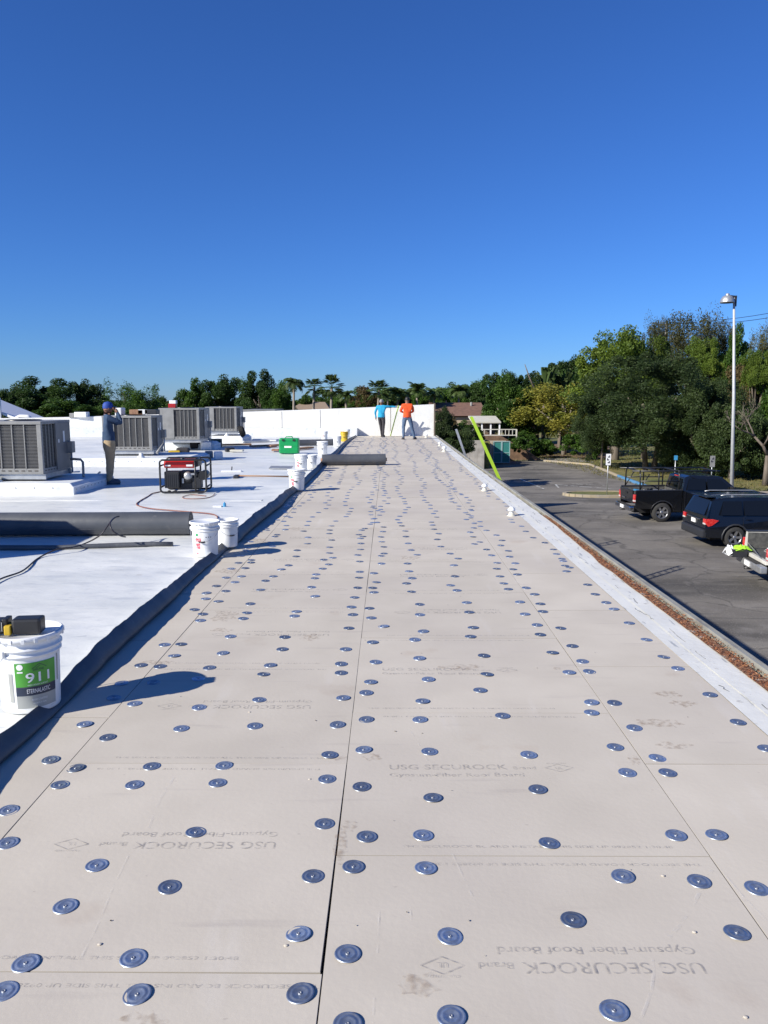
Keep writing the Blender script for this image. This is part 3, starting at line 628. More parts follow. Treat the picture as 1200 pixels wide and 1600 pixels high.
# ------------------------------------------------------------------ air conditioning units
def hvac(X0, X1, Y0, depth, zb, zt, split, bars, name_label, curb):
    """front face X0..X1 at Y0 facing the camera; solid panel up to split, coil grille beyond"""
    root = empty('air_conditioner', (X1, Y0, 0), label=name_label, cat='air conditioner', group='rooftop air conditioners on white curbs')
    W_ = X1 - X0; hgt = zt - zb; T_ = lambda x_, y_, z_: (x_ - W_, y_, z_)
    mb = MB(); mb.box(T_(W_ / 2, depth / 2, zb + hgt / 2), (W_ - .06, depth - .06, hgt - .02)); mb.build('coil', M['coil'], root)
    mb = MB()
    mb.box(T_(W_ / 2, depth / 2, zt - .02), (W_ + .02, depth + .02, .05)); mb.box(T_(W_ / 2, depth / 2, zb + .045), (W_, depth, .09))
    for (px_, py_) in ((.03, .03), (W_ - .035, .03), (W_ - .035, depth - .03), (.03, depth - .03)):
        mb.box(T_(px_, py_, zb + hgt / 2), (.075, .065, hgt - .03))
    mb.build('cabinet_frame', M['hvac_lt'], root, bevel=.006)
    if split > 0:
        mb = MB(); mb.box(T_(split / 2, .0, zb + hgt / 2), (split, .03, hgt - .06)); mb.build('access_panel', M['hvac_lt'], root, bevel=.004)
    # side panel (solid far half, louvred near half)
    mb = MB(); mb.box(T_(W_, depth * .72, zb + hgt / 2), (.035, depth * .52, hgt - .06)); mb.build('access_panel', M['hvac'], root, bevel=.004)
    mb = MB(); mb.box(T_(W_ + .019, depth * .74, zb + hgt * .68), (.004, .06, hgt * .22)); mb.box(T_(W_ + .019, depth * .55, zb + hgt * .6), (.004, .04, .06)); mb.pieces('data_label', M['lab_white'], root)
    # vertical bars front and fin lines
    a_ = split + .07; b_ = W_ - .08
    gb = MB()
    n = int(hgt / .028)
    for i in range(n):
        z_ = zb + .1 + (hgt - .16) * i / n; gb.box(T_((a_ + b_) / 2, .016, z_), (b_ - a_, .006, .007))
        gb.box(T_(W_ - .014, depth * .25, z_), (.006, depth * .4, .007))
    gb.build('grille', M['fin'], root, kind='stuff')
    vb = MB()
    for i in range(1, bars):
        x_ = a_ + (b_ - a_) * i / bars; vb.box(T_(x_, .008, zb + hgt / 2), (.014, .02, hgt - .1))
    for k in (1, 2, 3): vb.box(T_(W_ - .006, depth * (.07 + .1 * k), zb + hgt / 2), (.014, .012, hgt - .1))
    vb.pieces('grille_bar', M['hvac_lt'], root)
    # base slots
    sb = MB()
    for i in range(int(W_ / .11)): sb.box(T_(.09 + i * .11, -.0015, zb + .055), (.055, .006, .018))
    for i in range(int(depth / .11) - 1): sb.box(T_(W_ + .0015, .1 + i * .11, zb + .055), (.006, .055, .018))
    db = MB(); db.box(T_(W_ + .06, depth * .9, zb + hgt * .45), (.09, .14, .2)); db.build('disconnect_box', M['hvac_lt'], root, bevel=.006)
    db = MB(); db.tube([T_(W_ + .06, depth * .9, zb + hgt * .36), T_(W_ + .06, depth * .9, .26), T_(W_ + .06, depth * .9 + .3, .24)], .016, 6); db.build('conduit', M['galv'], root)
    sb.build('base_slot', M['coil'], root, kind='stuff')
    # fan guards on top
    for k in range(2 if W_ > 1.3 else 1):
        fx = W_ * (.28 + .44 * k) if W_ > 1.3 else W_ / 2
        fb = MB(); fb.lathe([(.30, 0), (.30, .015), (.27, .02), (.27, .0)], 24, c=T_(fx, depth / 2, zt + .004))
        for q in range(8):
            an = math.pi * q / 8; c_ = Vector(T_(fx, depth / 2, zt + .018)); dv = Vector((math.cos(an), math.sin(an), 0)) * .27
            fb.bar(c_ - dv, c_ + dv, .006, .006)
        fb.build('fan_guard', M['black_metal'], root)
    # steel rail frame under the unit
    rb = MB()
    for y_ in (.06, depth - .06): rb.box(T_(W_ / 2, y_, zb - .045), (W_ + .04, .05, .088))
    for x_ in (.05, W_ - .05): rb.box(T_(x_, depth / 2, zb - .047), (.05, depth - .17, .08))
    rb.pieces('support_rail', M['galv'], root)
    # white coated curb: bevelled plinth
    cx0, cx1, cy0, cy1, cz = curb
    mbc = MB(); b0 = .10
    zs = [(0, 0), (0, cz * .72), (.02, cz * .74), (.10, cz)]
    vs = []
    for (ins, z_) in zs: vs += [(cx0 + ins - X1, cy0 + ins - Y0, z_), (cx1 - ins - X1, cy0 + ins - Y0, z_), (cx1 - ins - X1, cy1 - ins - Y0, z_), (cx0 + ins - X1, cy1 - ins - Y0, z_)]
    fs = [(4 * i + k, 4 * i + (k + 1) % 4, 4 * i + 4 + (k + 1) % 4, 4 * i + 4 + k) for i in range(len(zs) - 1) for k in range(4)] + [(4 * len(zs) - 4, 4 * len(zs) - 3, 4 * len(zs) - 2, 4 * len(zs) - 1)]
    mbc.add(vs, fs); mbc.build('curb', M['white_coat'], root, bevel=.012)
    fl = MB(); nb = int((cx1 - cx0) / .3)
    for i in range(nb): fl.ball((cx0 - X1 + .15 + i * .3, cy0 - Y0 - .004, cz * .66), (.012, .008, .012), 6)
    for i in range(int((cy1 - cy0) / .16)): fl.ball((cx1 - X1 + .004, cy0 - Y0 + .1 + i * .16, cz * .5), (.008, .012, .012), 6)
    fl.build('curb_fastener', M['galv'], root, kind='stuff')
    # small flashed pipe boot on the curb
    pb = MB(); pb.lathe([(.09, cz - .01), (.085, cz + .02), (.045, cz + .05), (.045, cz + .10), (.0, cz + .11)], 14, c=((cx0 + cx1) / 2 - X1 + .2, cy0 - Y0 + .3, 0))
    pb.build('pipe_boot', M['white_coat'], root)
    return root
def unit(px0, px1, ybot, ytop, zb, D_side_px, **k):
    Y0 = P((px0 + px1) / 2, ybot, zb).y; a_ = PY(px0, ybot, Y0); b_ = PY(px1, ybot, Y0); zt = PY(px1, ytop, Y0).z
    # depth from the px of the far corner of the side face
    lo_, hi_ = .3, 3
    dd = D_side_px
    Yf = None
    for i in range(200):
        t_ = .3 + i * .01; p = b_.copy(); v = Vector((b_.x, Y0 + t_, zb)) - Vector((0, 0, H)); v = CR.transposed() @ v
        if 600 + F * v.x / -v.z >= dd: break
    return a_.x, b_.x, Y0, t_, zt
x0, x1, Y0, dep, zt = unit(-60, 68, 741, 659, .32, 112)
dep1 = dep
hvac(x0 - .6, x1, Y0, dep, .32, zt, 0, 9, 'largest rooftop air conditioner, cut off by the left edge, beside the standing man', (x0 - 1.2, P(116, 775).x, P(116, 775).y, Y0 + dep + .35, .20))
U1 = (x1, Y0, dep)
x0, x1, Y0, dep, zt = unit(162, 238, 704, 650, .33, 255)
hvac(x0, x1, Y0, dep, .33, zt, .28, 5, 'grey air conditioner partly hidden behind the standing man in blue', (x0 - .5, x1 + 1.05, P(240, 730).y, Y0 + dep + .5, .20)); U2 = (x1, Y0, dep)
x0, x1, Y0, dep, zt = unit(250, 312, 687, 638, .36, 328)
hvac(x0, x1, Y0, dep, .36, zt, .44, 5, 'grey air conditioner right behind the red generator, third from the left', (x0 - .3, x1 + .25, P(290, 703).y, Y0 + dep + .4, .24)); U3 = (x1, Y0, dep)
x0, x1, Y0, dep, zt = unit(322, 370, 674, 636, .42, 380)
hvac(x0, x1, Y0, dep, .42, zt, .30, 5, 'farthest grey air conditioner, close in front of the white parapet wall', (x0 - .3, x1 + .25, P(350, 693).y, Y0 + dep + .3, .26)); U4 = (x1, Y0, dep)
# a unit standing just left of the frame whose shadow falls over the roll
hvac(-7.3, -5.25, 6.35, 1.1, .30, 1.30, 0, 6, 'air conditioner outside the left edge that shades the grey roll', (-7.7, -4.9, 6.0, 7.9, .18))

# pipe beside the first unit
pt = empty('condensate_pipe', (U1[0] + .55, U1[1] + .9, 0), label='thin grey bent pipe running from the largest air conditioner to the man', cat='pipe')
mb = MB(); q = [PY(110, 717, U1[1] + .8), PY(126, 718, U1[1] + .8), PY(129.5, 722, U1[1] + .8), PY(130.5, 744, U1[1] + .7)]
q2 = q + [Vector((q[-1].x + .05, q[-1].y, .08)), P(156, 738, .1)]
mb.tube([v - pt.location for v in q2], .022, 8); mb.build('pipe', M['hvac_lt'], pt)
mb = MB(); mb.box(P(131, 748, .06) - pt.location + Vector((0, 0, -.02)), (.16, .12, .08)); mb.build('pipe_block', M['concrete'], pt)
# braces at unit 2, 3 (white diagonal duct) and hose
def slanted(px0, py0, px1, py1, Y_, r, label):
    a_, b_ = PY(px0, py0, Y_), PY(px1, py1, Y_ - .3); b_.z = max(b_.z, .06); mb = MB(); mid = (a_ + b_) / 2; mb.tube([a_ - mid, b_ - mid], r, 10)
    o = mb.build('vent_pipe', M['hvac_lt'], loc=mid); return clean(o, label=label, cat='pipe')
slanted(256, 693, 245, 708, U2[1] - .3, .03, 'short slanting grey pipe at the foot of the second air conditioner')

# ------------------------------------------------------------------ pails
def pail_root(p, s_, label, open_=False, rz=0, group='white pails along the lifted membrane', lid=True, body='pail', h=.37, handle=True, parts=True):
    r = .148
    root = empty('pail', p, rz, label, 'pail', group); root.scale = (s_, s_, s_)
    mb = MB(); prof = [(.0, .004), (r * .86, .004), (r * .875, .012), (r * .93, h * .70), (r * .935, h * .74), (r * 1.0, h * .745), (r * 1.0, h * .765), (r * .945, h * .775), (r * .95, h * .82), (r * 1.03, h * .825), (r * 1.03, h * .845), (r * .955, h * .855), (r * .965, h * .94), (r * 1.05, h * .945), (r * 1.05, h * .985), (r * 1.0, h * .992)]
    if not lid: prof += [(r * .95, h * .98), (r * .92, h * .5), (r * .85, .015), (0, .015)]
    mb.lathe(prof, 36); mb.build('bucket', M[body], root)
    if lid:
        mb = MB(); mb.lathe([(r * 1.04, h * .945), (r * 1.085, h * .95), (r * 1.085, h * 1.0), (r * 1.03, h * 1.012), (r * .98, h * .985), (0, h * .985)], 36)
        for k in range(18):
            q = 2 * math.pi * k / 18; mb.box((r * 1.085 * math.cos(q), r * 1.085 * math.sin(q), h * .965), (.006, .014, .02), rz=q)
        mb.build('lid', M[body], root)
    if handle:
        mb = MB(); pts_ = []
        for k in range(15):
            q = math.pi * k / 14; pts_.append((r * 1.03 * math.cos(q), -r * 1.08 * math.sin(q), h * .80 - .13 * math.sin(q)))
        mb.tube(pts_, .0025, 5); mb.build('handle', M['galv'], root)
        mb = MB(); mb.tube(pts_[6:9], .009, 6); mb.build('grip', M['black'], root)
        mb = MB()
        for s__ in (-1, 1): mb.box((s__ * r * 1.02, 0, h * .8), (.02, .03, .03))
        mb.pieces('handle_ear', M[body], root, bevel=.004)
    return root
def curved(mb, r, ang0, ang1, z0, z1, m, n=14, rr=None):
    vs = []
    for i in range(n + 1):
        q = ang0 + (ang1 - ang0) * i / n
        for z_ in (z0, z1):
            k = r(z_); vs.append((k * math.cos(q), k * math.sin(q), z_))
    return mb.add(vs, [(2 * i, 2 * i + 2, 2 * i + 3, 2 * i + 1) for i in range(n)], m, True)
def curved_text(mb, body, size, ac, zc, r, wd, m):
    me = text_mesh(body, size, 'CENTER'); xs = [v.co.x for v in me.vertices]; ys = [v.co.y for v in me.vertices]
    s_ = wd / (max(xs) - min(xs)); cx = (max(xs) + min(xs)) / 2; cy = (max(ys) + min(ys)) / 2
    vs = []
    for v in me.vertices:
        x_ = (v.co.x - cx) * s_; z_ = zc + (v.co.y - cy); rad = r(z_); q = ac + x_ / rad
        vs.append((rad * math.cos(q), rad * math.sin(q), z_))
    mb.add(vs, [tuple(p.vertices) for p in me.polygons], m); bpy.data.meshes.remove(me)
hP = .37; rP = .148
rad = lambda off_: (lambda z_: rP * (.872 + .058 * (z_ / (hP * .70))) + off_)
# big labelled pail
pc = P(52, 1128); pc *= (pc.y + .15) / pc.y; pc.z = MZ + .006
RZ1 = -1.95
b1 = pail_root(pc, 1.05, 'large white pail with green 911 label on the membrane edge', rz=RZ1)
fa = math.atan2(-pc.y, -pc.x) + .22 - RZ1   # where the label faces
lb = MB(); a0, a1 = fa - .70, fa + .68
curved(lb, rad(.0012), a0, a1, .030, .250, 0); o_ = lb.build('paper_label', M['lab_grey'], b1)
lb = MB(); curved(lb, rad(.0018), a0, a1, .135, .250, 0); lb.build('label_band', M['lab_green'], o_)
lb = MB(); curved(lb, rad(.0018), a0, a1, .092, .1335, 0); lb.build('label_band', M['lab_navy'], o_)
lb = MB(); curved(lb, rad(.0024), a0 + .02, a1 - .02, .131, .1355, 0); lb.build('label_band', M['ink'], o_)
lb = MB(); curved_text(lb, '911', .066, fa + .02, .178, rad(.0026), .105, 0); curved_text(lb, '911', .066, fa + .035, .1785, rad(.0027), .105, 0); curved_text(lb, 'ETERNALASTIC', .030, fa + .04, .113, rad(.0026), .105, 0)
curved_text(lb, 'HIGH SOLIDS ACRYLIC', .010, fa + .02, .143, rad(.003), .09, 0)
curved_text(lb, 'ROOF COATING', .012, fa + .05, .070, rad(.0026), .07, 0); curved_text(lb, 'WHITE 5 GAL', .010, fa + .05, .052, rad(.0026), .06, 0)
lb.build('lettering', M['lab_white'], o_, kind='stuff')
# round badge and roof emblem
lb = MB(); ca = a0 + .17
def disc(mb, ac, zc, r_, off_, m=0, n=20):
    vs = [((rad(off_)(zc)) * math.cos(ac), (rad(off_)(zc)) * math.sin(ac), zc)]
    for k in range(n):
        q = 2 * math.pi * k / n; z_ = zc + r_ * math.sin(q); rr = rad(off_)(z_); an = ac + r_ * math.cos(q) / rr
        vs.append((rr * math.cos(an), rr * math.sin(an), z_))
    mb.add(vs, [(0, k + 1, (k + 1) % n + 1) for k in range(n)], m)
disc(lb, ca, .232, .0145, .0028); curved(lb, rad(.0028), ca - .09, ca + .09, .204, .211, 0); lb.build('label_badge', M['lab_white'], o_)
lb = MB(); rr = rad(.003)
for (u0, z0_, u1, z1_) in ((-.030, .222, .006, .243), (.006, .243, .040, .222), (-.012, .224, .008, .234)):
    vs = []
    for (u, z_) in ((u0, z0_), (u1, z1_), (u1, z1_ - .003), (u0, z0_ - .003)):
        an = fa + .05 + u / rP; vs.append((rr(z_) * math.cos(an), rr(z_) * math.sin(an), z_))
    lb.add(vs, [(0, 1, 2, 3)])
curved_text(lb, 'GARLAND', .014, fa + .05, .215, rad(.003), .05, 0)
curved(lb, rad(.0031), a0 + .9, a0 + .91, .02, .02, 0, n=1); lb.build('label_emblem', M['lab_navy'], o_, kind='stuff')
lb = MB(); curved(lb, rad(.0012), a1 + .12, a1 + .2, .13, .26, 0); curved(lb, rad(.0012), a0 - .25, a0 - .1, .06, .2, 0); lb.pieces('side_print', M['lab_grey'], b1)
# tools on the pail
tz = pc.z + hP * 1.05 * .99
dr = empty('power_tool_battery', (pc.x - .02, pc.y - .03, tz), .12, 'black and yellow tool battery pack lying on the lid of the 911 pail', 'tool battery'); dr.scale = (.9, .9, .9)
mb = MB(); mb.box((.055, -.02, .048), (.15, .10, .085)); mb.build('housing', M['black'], dr, bevel=.014)
mb = MB(); mb.box((-.095, -.01, .045), (.05, .09, .075)); mb.box((-.06, -.01, .05), (.03, .085, .082)); mb.build('terminal_cover', M['black'], dr, bevel=.008)
mb = MB(); mb.box((-.040, -.03, .032), (.034, .094, .052)); mb.box((-.125, -.015, .05), (.014, .05, .05)); mb.pieces('trim', M['yellow'], dr, bevel=.006)
mb = MB()
for k in range(4): mb.box((-.105 + .011 * k, -.058, .05), (.004, .004, .05))
mb.build('contact_rib', M['galv'], dr)

def labelled(px, py, s_, label, style=1, lid=True, rz=0, **k):
    p = P(px, py); p *= (p.y + .13 * s_) / p.y; p.z = MZ + .004
    o = pail_root(p, s_, label, lid=lid, rz=rz, **k); fa_ = math.atan2(-p.y, -p.x) - rz
    if style:
        lb = MB(); curved(lb, rad(.0012), fa_ - .85, fa_ - .35, .165, .205, 0); curved(lb, rad(.0012), fa_ - .80, fa_ - .42, .09, .15, 0, n=6); curved(lb, rad(.0012), fa_ - .8, fa_ - .6, .03, .05, 0, n=6); lb.pieces('paper_label', M['lab_red'], o)
        lb = MB(); curved(lb, rad(.0012), fa_ - .78, fa_ - .58, .225, .255, 0, n=5); lb.build('paper_label', M['green'], o)
        lb = MB()
        for u in (.05, .25, .42): disc(lb, fa_ + u, .215, .006, .0012, n=8)
        curved(lb, rad(.0012), fa_ + .1, fa_ + .6, .115, .135, 0) if style == 2 else None
        lb.build('side_print', M['ink'], o, kind='stuff')
    return o
labelled(322, 875, .92, 'white pail with red warning label at the near end of the long grey roll', 1)
labelled(356, 860, .78, 'small open white pail tucked behind the lifted membrane edge', 0, lid=False, rz=.6)
labelled(464, 769, .95, 'white pail with dark print half over the membrane edge near the brush pole', 1)
labelled(471, 738, .95, 'white pail with pink label just behind the pail by the brush pole', 1)
labelled(487, 734, .8, 'pale bare pail right of the pink labelled pail', 0)
labelled(504, 712, .98, 'plain white pail left of the near end of the short grey roll', 0)
labelled(507, 688, .85, 'far white pail with red side standing before the parapet wall, leftmost there', 1)
labelled(527, 699, .92, 'white pail directly in front of the yellow pail', 0)
labelled(538, 691, .95, 'yellow pail near the far end of the membrane edge', 0, body='yellow')
labelled(542, 684, .85, 'farthest white pail, behind the yellow pail', 0)

# ------------------------------------------------------------------ membrane rolls
def roll(a_, b_, r, label, core=True, seg=40):
    root = empty('membrane_roll', ((a_ + b_) / 2).to_tuple(), 0, label, 'roll', 'rolls of grey membrane lying on the roof')
    c0 = root.location; A, B_ = a_ - c0, b_ - c0; d_ = (B_ - A).normalized(); up = Vector((0, 0, 1)); sd_ = d_.cross(up).normalized()
    mb = MB(); n = 10; vs = []
    for i in range(n + 1):
        c_ = A.lerp(B_, i / n)
        for k in range(seg):
            q = 2 * math.pi * k / seg; rr_ = r * (1 + .012 * noise.noise(Vector((i * .6, math.cos(q), math.sin(q)))))
            if math.sin(q) < -.97: rr_ *= .985
            vs.append(c_ + (sd_ * math.cos(q) + up * math.sin(q)) * rr_)
    mb.add(vs, [(i * seg + k, i * seg + (k + 1) % seg, (i + 1) * seg + (k + 1) % seg, (i + 1) * seg + k) for i in range(n) for k in range(seg)], 0, True)
    body = mb.build('rolled_sheet', M['grey_mem'], root)
    # spiral ends
    for end, sg in ((A, -1), (B_, 1)):
        mb = MB(); vs = []; turns = 7; m_ = 150
        for i in range(m_ + 1):
            f = i / m_; q = f * turns * 2 * math.pi; rr_ = r * (.38 + .61 * f); o_ = d_ * sg * (.002 + .006 * (i % 2 == 0) * 0)
            wv = sd_ * math.cos(q) + up * math.sin(q)
            vs += [end + o_ + wv * rr_ - d_ * sg * .02, end + o_ + wv * rr_]
            vs += [end + o_ + wv * (rr_ - .006)]
        mb.add(vs, [(3 * i, 3 * i + 1, 3 * i + 4, 3 * i + 3) for i in range(m_)] + [(3 * i + 1, 3 * i + 2, 3 * i + 5, 3 * i + 4) for i in range(m_)], 0)
        vs2 = [end - d_ * sg * .012] + [end - d_ * sg * .012 + (sd_ * math.cos(2 * math.pi * k / 24) + up * math.sin(2 * math.pi * k / 24)) * r * .985 for k in range(24)]
        mb.add(vs2, [(0, k + 1, (k + 1) % 24 + 1) for k in range(24)], 0)
        mb.build('spiral_end', M['grey_mem'], body)
    mb = MB(); ax = Matrix((sd_, up, d_)).transposed()
    for end, sg in ((A, -1), (B_, 1)):
        mb.lathe([(r * .30, -.05), (r * .30, .035), (r * .24, .035), (r * .24, -.05)], 16, c=end, M=ax if sg > 0 else Matrix((sd_, up, d_ * -1)).transposed())
    mb.build('cardboard_core', M['card'], root)
    # loose outer edge
    mb = MB(); q = -.35; e0_ = sd_ * math.cos(q) * (r + .004) + up * math.sin(q) * (r + .004); e1_ = sd_ * math.cos(q - .5) * (r + .002) + up * math.sin(q - .5) * (r + .002)
    mb.plate([A + e0_, B_ + e0_, B_ + e1_, A + e1_], .004); mb.build('loose_edge', M['grey_mem'], root)
    return root
rr1 = .132
pe = P(296, 841); pe.y += .10
roll(Vector((-7.2, pe.y - .16, MZ + rr1)), Vector((pe.x, pe.y, MZ + rr1)), rr1, 'long dark grey membrane roll across the white roof behind the loose strip')
pa, pb_ = P(503, 728), P(602, 727); pa.y += .1; pb_.y += .1; pa.z = pb_.z = .135
roll(pa, pb_, .128, 'short dark grey membrane roll lying across the gypsum boards in mid distance')
pa, pb_ = P(464, 698), P(521, 697); pa.z = pb_.z = MZ + .11
roll(pa, pb_, .10, 'far grey membrane roll behind the plain white pail, before the wall')
# flattened dark strip in front of the long roll
st = MB(); q = [P(x, y_, MZ + .02) for x, y_ in ((-160, 862), (0, 856), (90, 856), (180, 852), (240, 850), (270, 850))]
st.tube(q, [.030, .03, .028, .026, .026, .024], 8); o = st.build('loose_strip', M['grey_mem']); clean(o, label='narrow dark strip of rolled membrane lying in front of the long roll', cat='strip')

# ------------------------------------------------------------------ generator
g = empty('generator', P(287, 771, MZ), R(4), 'red and black portable generator in a tube frame standing on the white roof', 'generator')
gw, gd, gh = .76, .52, .55
mb = MB(); tr = .016
for y_ in (0, gd):
    pts_ = []
    for (cx_, cz_, a_) in ((-gw / 2 + .06, .06, 180), (gw / 2 - .06, .06, 270), (gw / 2 - .06, gh - .06, 0), (-gw / 2 + .06, gh - .06, 90)):
        for k in range(5):
            an = R(a_ + k * 22.5); pts_.append((cx_ + .05 * math.cos(an), y_, cz_ + .05 * math.sin(an) + .01))
    mb.tube(pts_ + pts_[:1], tr, 8, cap=False)
    mb.tube([(gw * .26, y_, .02), (gw * .26, y_, gh)], tr * .9, 8)
for (x_, z_) in ((-gw / 2 + .01, .1), (gw / 2 - .01, .1), (-gw / 2 + .01, gh - .1), (gw / 2 - .01, gh - .1), (gw * .26, gh - .0), (gw * .26, .02)): mb.tube([(x_, 0, z_), (x_, gd, z_)], tr * .9, 8)
mb.build('tube_frame', M['black_metal'], g)
mb = MB(); mb.box((-.06, gd / 2, gh - .075), (.52, gd - .1, .13)); t_ = mb.build('fuel_tank', M['red'], g, bevel=.035)
mb = MB(); mb.lathe([(.035, 0), (.035, .03), (0, .03)], 16, c=(-.05, gd / 2, gh - .012)); mb.build('fuel_cap', M['black'], t_)
mb = MB(); mb.box((.10, .047, gh - .095), (.10, .004, .03)); mb.box((-.25, .047, gh - .095), (.09, .004, .022)); mb.build('tank_decal', M['lab_white'], t_)
mb = MB(); mb.box((.20, gd / 2, gh - .07), (.07, gd - .16, .1)); mb.build('air_filter', M['black'], g, bevel=.012)
mb = MB(); mb.box((-.19, .16, .22), (.24, .26, .27)); cpn = mb.build('control_panel', M['black'], g, bevel=.012)
mb = MB()
for k in range(7): mb.box((-.29 + .033 * k, .027, .21), (.012, .008, .2))
mb.build('vent_rib', M['clad'], cpn)
mb = MB(); mb.box((.06, .3, .2), (.3, .3, .3)); mb.ball((.06, .14, .25), (.10, .08, .10), 14); mb.box((.2, .2, .16), (.14, .2, .18)); mb.build('engine', M['clad'], g, bevel=.01)
mb = MB(); Mx = Matrix.Rotation(math.pi / 2, 3, 'X'); mb.lathe([(.0, .0), (.03, .0), (.055, -.01), (.07, -.03), (.075, -.06)], 18, c=(.06, .055, .275), M=Mx)
mb.box((.14, .09, .31), (.06, .03, .03)); mb.box((-.02, .09, .20), (.03, .02, .08)); mb.build('recoil_starter', M['alu'], g)
mb = MB(); mb.tube([(.30, .1, .28), (.30, .4, .28)], .075, 14); mb.tube([(.2, .25, .3), (.3, .25, .3)], .03, 8); mb.build('muffler', M['black_metal'], g)
mb = MB()
for x_ in (-.24, -.14, .2): mb.ball((x_, .04, .03), (.03, .03, .022), 8)
mb.build('foot', M['rubber'], g)

# ------------------------------------------------------------------ cords
def cord(pts, r, m, label, name='cable', lift=.0):
    q = [P(x, y_, MZ + r + .003 + (z_ if z_ else 0)) if True else 0 for (x, y_, z_) in pts]
    # Catmull-Rom
    out = []
    for i in range(len(q) - 1):
        p0, p1, p2, p3 = q[max(i - 1, 0)], q[i], q[i + 1], q[min(i + 2, len(q) - 1)]
        for k in range(6):
            t_ = k / 6; out.append(.5 * ((2 * p1) + (p2 - p0) * t_ + (2 * p0 - 5 * p1 + 4 * p2 - p3) * t_ ** 2 + (-p0 + 3 * p1 - 3 * p2 + p3) * t_ ** 3))
    out.append(q[-1]); mb = MB(); mb.tube(out, r, 6); o = mb.build(name, m); return clean(o, label=label, cat='cord')
cord([(-30, 925, 0), (0, 905, 0), (35, 892, 0), (60, 872, 0), (90, 858, .05), (115, 855, .04), (140, 846, .02), (158, 835, .12), (168, 822, .20), (176, 811, .262), (183, 807.5, .275), (186, 807, .275), (180, 808.5, .275), (174, 814, .262), (172, 821, .235), (177, 830, .18), (188, 837, .12), (196, 839, .06)], .008, M['cord'], 'dark cord running up over the long grey roll from the left edge')
cord([(252, 768, 0), (238, 771, 0), (232, 775, 0), (218, 783, 0), (214, 789, 0), (232, 794, 0), (262, 797, 0), (300, 800, 0), (330, 803, 0), (340, 808, 0), (334, 815, 0), (318, 820, 0), (304, 829, 0)], .008, M['cord_or'], 'reddish cord looping from the generator to the roll end')
cord([(336, 771, 0), (330, 776, 0), (315, 779, 0), (290, 779, 0), (286, 776, 0), (300, 773, 0), (322, 775, 0)], .006, M['cord_or'], 'small cord loop lying just right below the generator')

# ------------------------------------------------------------------ small things on the white roof
def thingbox(name, px, py, dims, m, label, cat, rz=0, bevel=.01, z=None, group=None):
    p = P(px, py, MZ); p.y += dims[1] / 2; p.z = (z if z is not None else MZ)
    mb = MB(); mb.box((0, 0, dims[2] / 2), dims); o = mb.build(name, m, loc=p, rot=(0, 0, rz), bevel=bevel); return clean(o, label=label, cat=cat, group=group)
gc = empty('tool_case', P(451, 710, MZ), R(-3), 'bright green plastic tool case standing on the white roof', 'case')
mb = MB(); mb.box((0, .13, .235), (.56, .24, .43)); bd = mb.build('shell', M['green'], gc, bevel=.045)
mb = MB(); mb.tube([(-.1, .13, .44), (-.09, .13, .49), (.09, .13, .49), (.1, .13, .44)], .016, 8); mb.build('handle', M['green'], gc)
mb = MB(); mb.box((-.02, .006, .21), (.2, .006, .05)); mb.build('decal', M['lab_white'], gc)
mb = MB()
for k in range(3): mb.box((0, .008, .10 + .14 * k), (.5, .006, .012))
mb.build('rib', M['green'], gc)
mb = MB()
for x_ in (-.15, .15): mb.box((x_, .0, .40), (.06, .03, .05))
mb.build('latch', M['black'], gc)
# brush with pole
bq = P(372, 747, MZ); br = empty('brush', bq, 0, 'long handled roof brush lying on the white roof toward the pails', 'brush')
mb = MB(); e_ = P(455, 746, MZ); mb.tube([(0, 0, .045), (e_ - bq) + Vector((0, 0, .02))], .014, 8); mb.build('pole', M['wood'], br)
mb = MB(); mb.box((-.03, 0, .03), (.09, .22, .06)); mb.build('brush_head', M['clad'], br, bevel=.01)
mb = MB(); mb.box((0, 0, .008), (.50, .22, .016)); q = P(439, 731, MZ + .03); o = mb.build('metal_sheet', M['alu'], loc=q, rot=(R(10), 0, R(-6))); clean(o, label='small bent grey metal sheet lying left of the pink labelled pail', cat='sheet')
for px, py, d_, m, lb_ in [(340, 718, (.22, .2, .2), 'pail', 'small white box in shade right of the third air conditioner'), (325, 716, (.2, .25, .18), 'hvac_lt', 'pale bluish box beside the small white box'), (320, 703, (.32, .28, .24), 'pail', 'crumpled white bag standing behind the two boxes')]:
    thingbox('storage_box' if 'box' in lb_ else 'cement_bag', px, py, d_, M[m], lb_, 'box' if 'box' in lb_ else 'bag', rz=.3, bevel=.03)
thingbox('tool_bag', 303, 702, (.30, .3, .26), M['darkpants'], 'black tool bag slumped against the curb of the third air conditioner', 'bag', .2, .07)
thingbox('tool_bag', 284, 708, (.35, .3, .15), M['darkpants'], 'flat black bag lying behind the generator', 'bag', .1, .05)
thingbox('storage_crate', 335, 699, (.38, .4, .26), mat('dark_green_crate', (.02, .06, .045), rough=.6), 'dark green crate right of the black tool bags', 'crate', .1, .02)
thingbox('tool_bag', 270, 709, (.32, .3, .08), M['yellow'], 'flat yellow tool pouch left of the black bags', 'pouch', .3, .03)
thingbox('caulk_tray', 358, 706, (.26, .18, .12), M['clad'], 'small dark tray near the plank stack', 'tray', .5, .02)
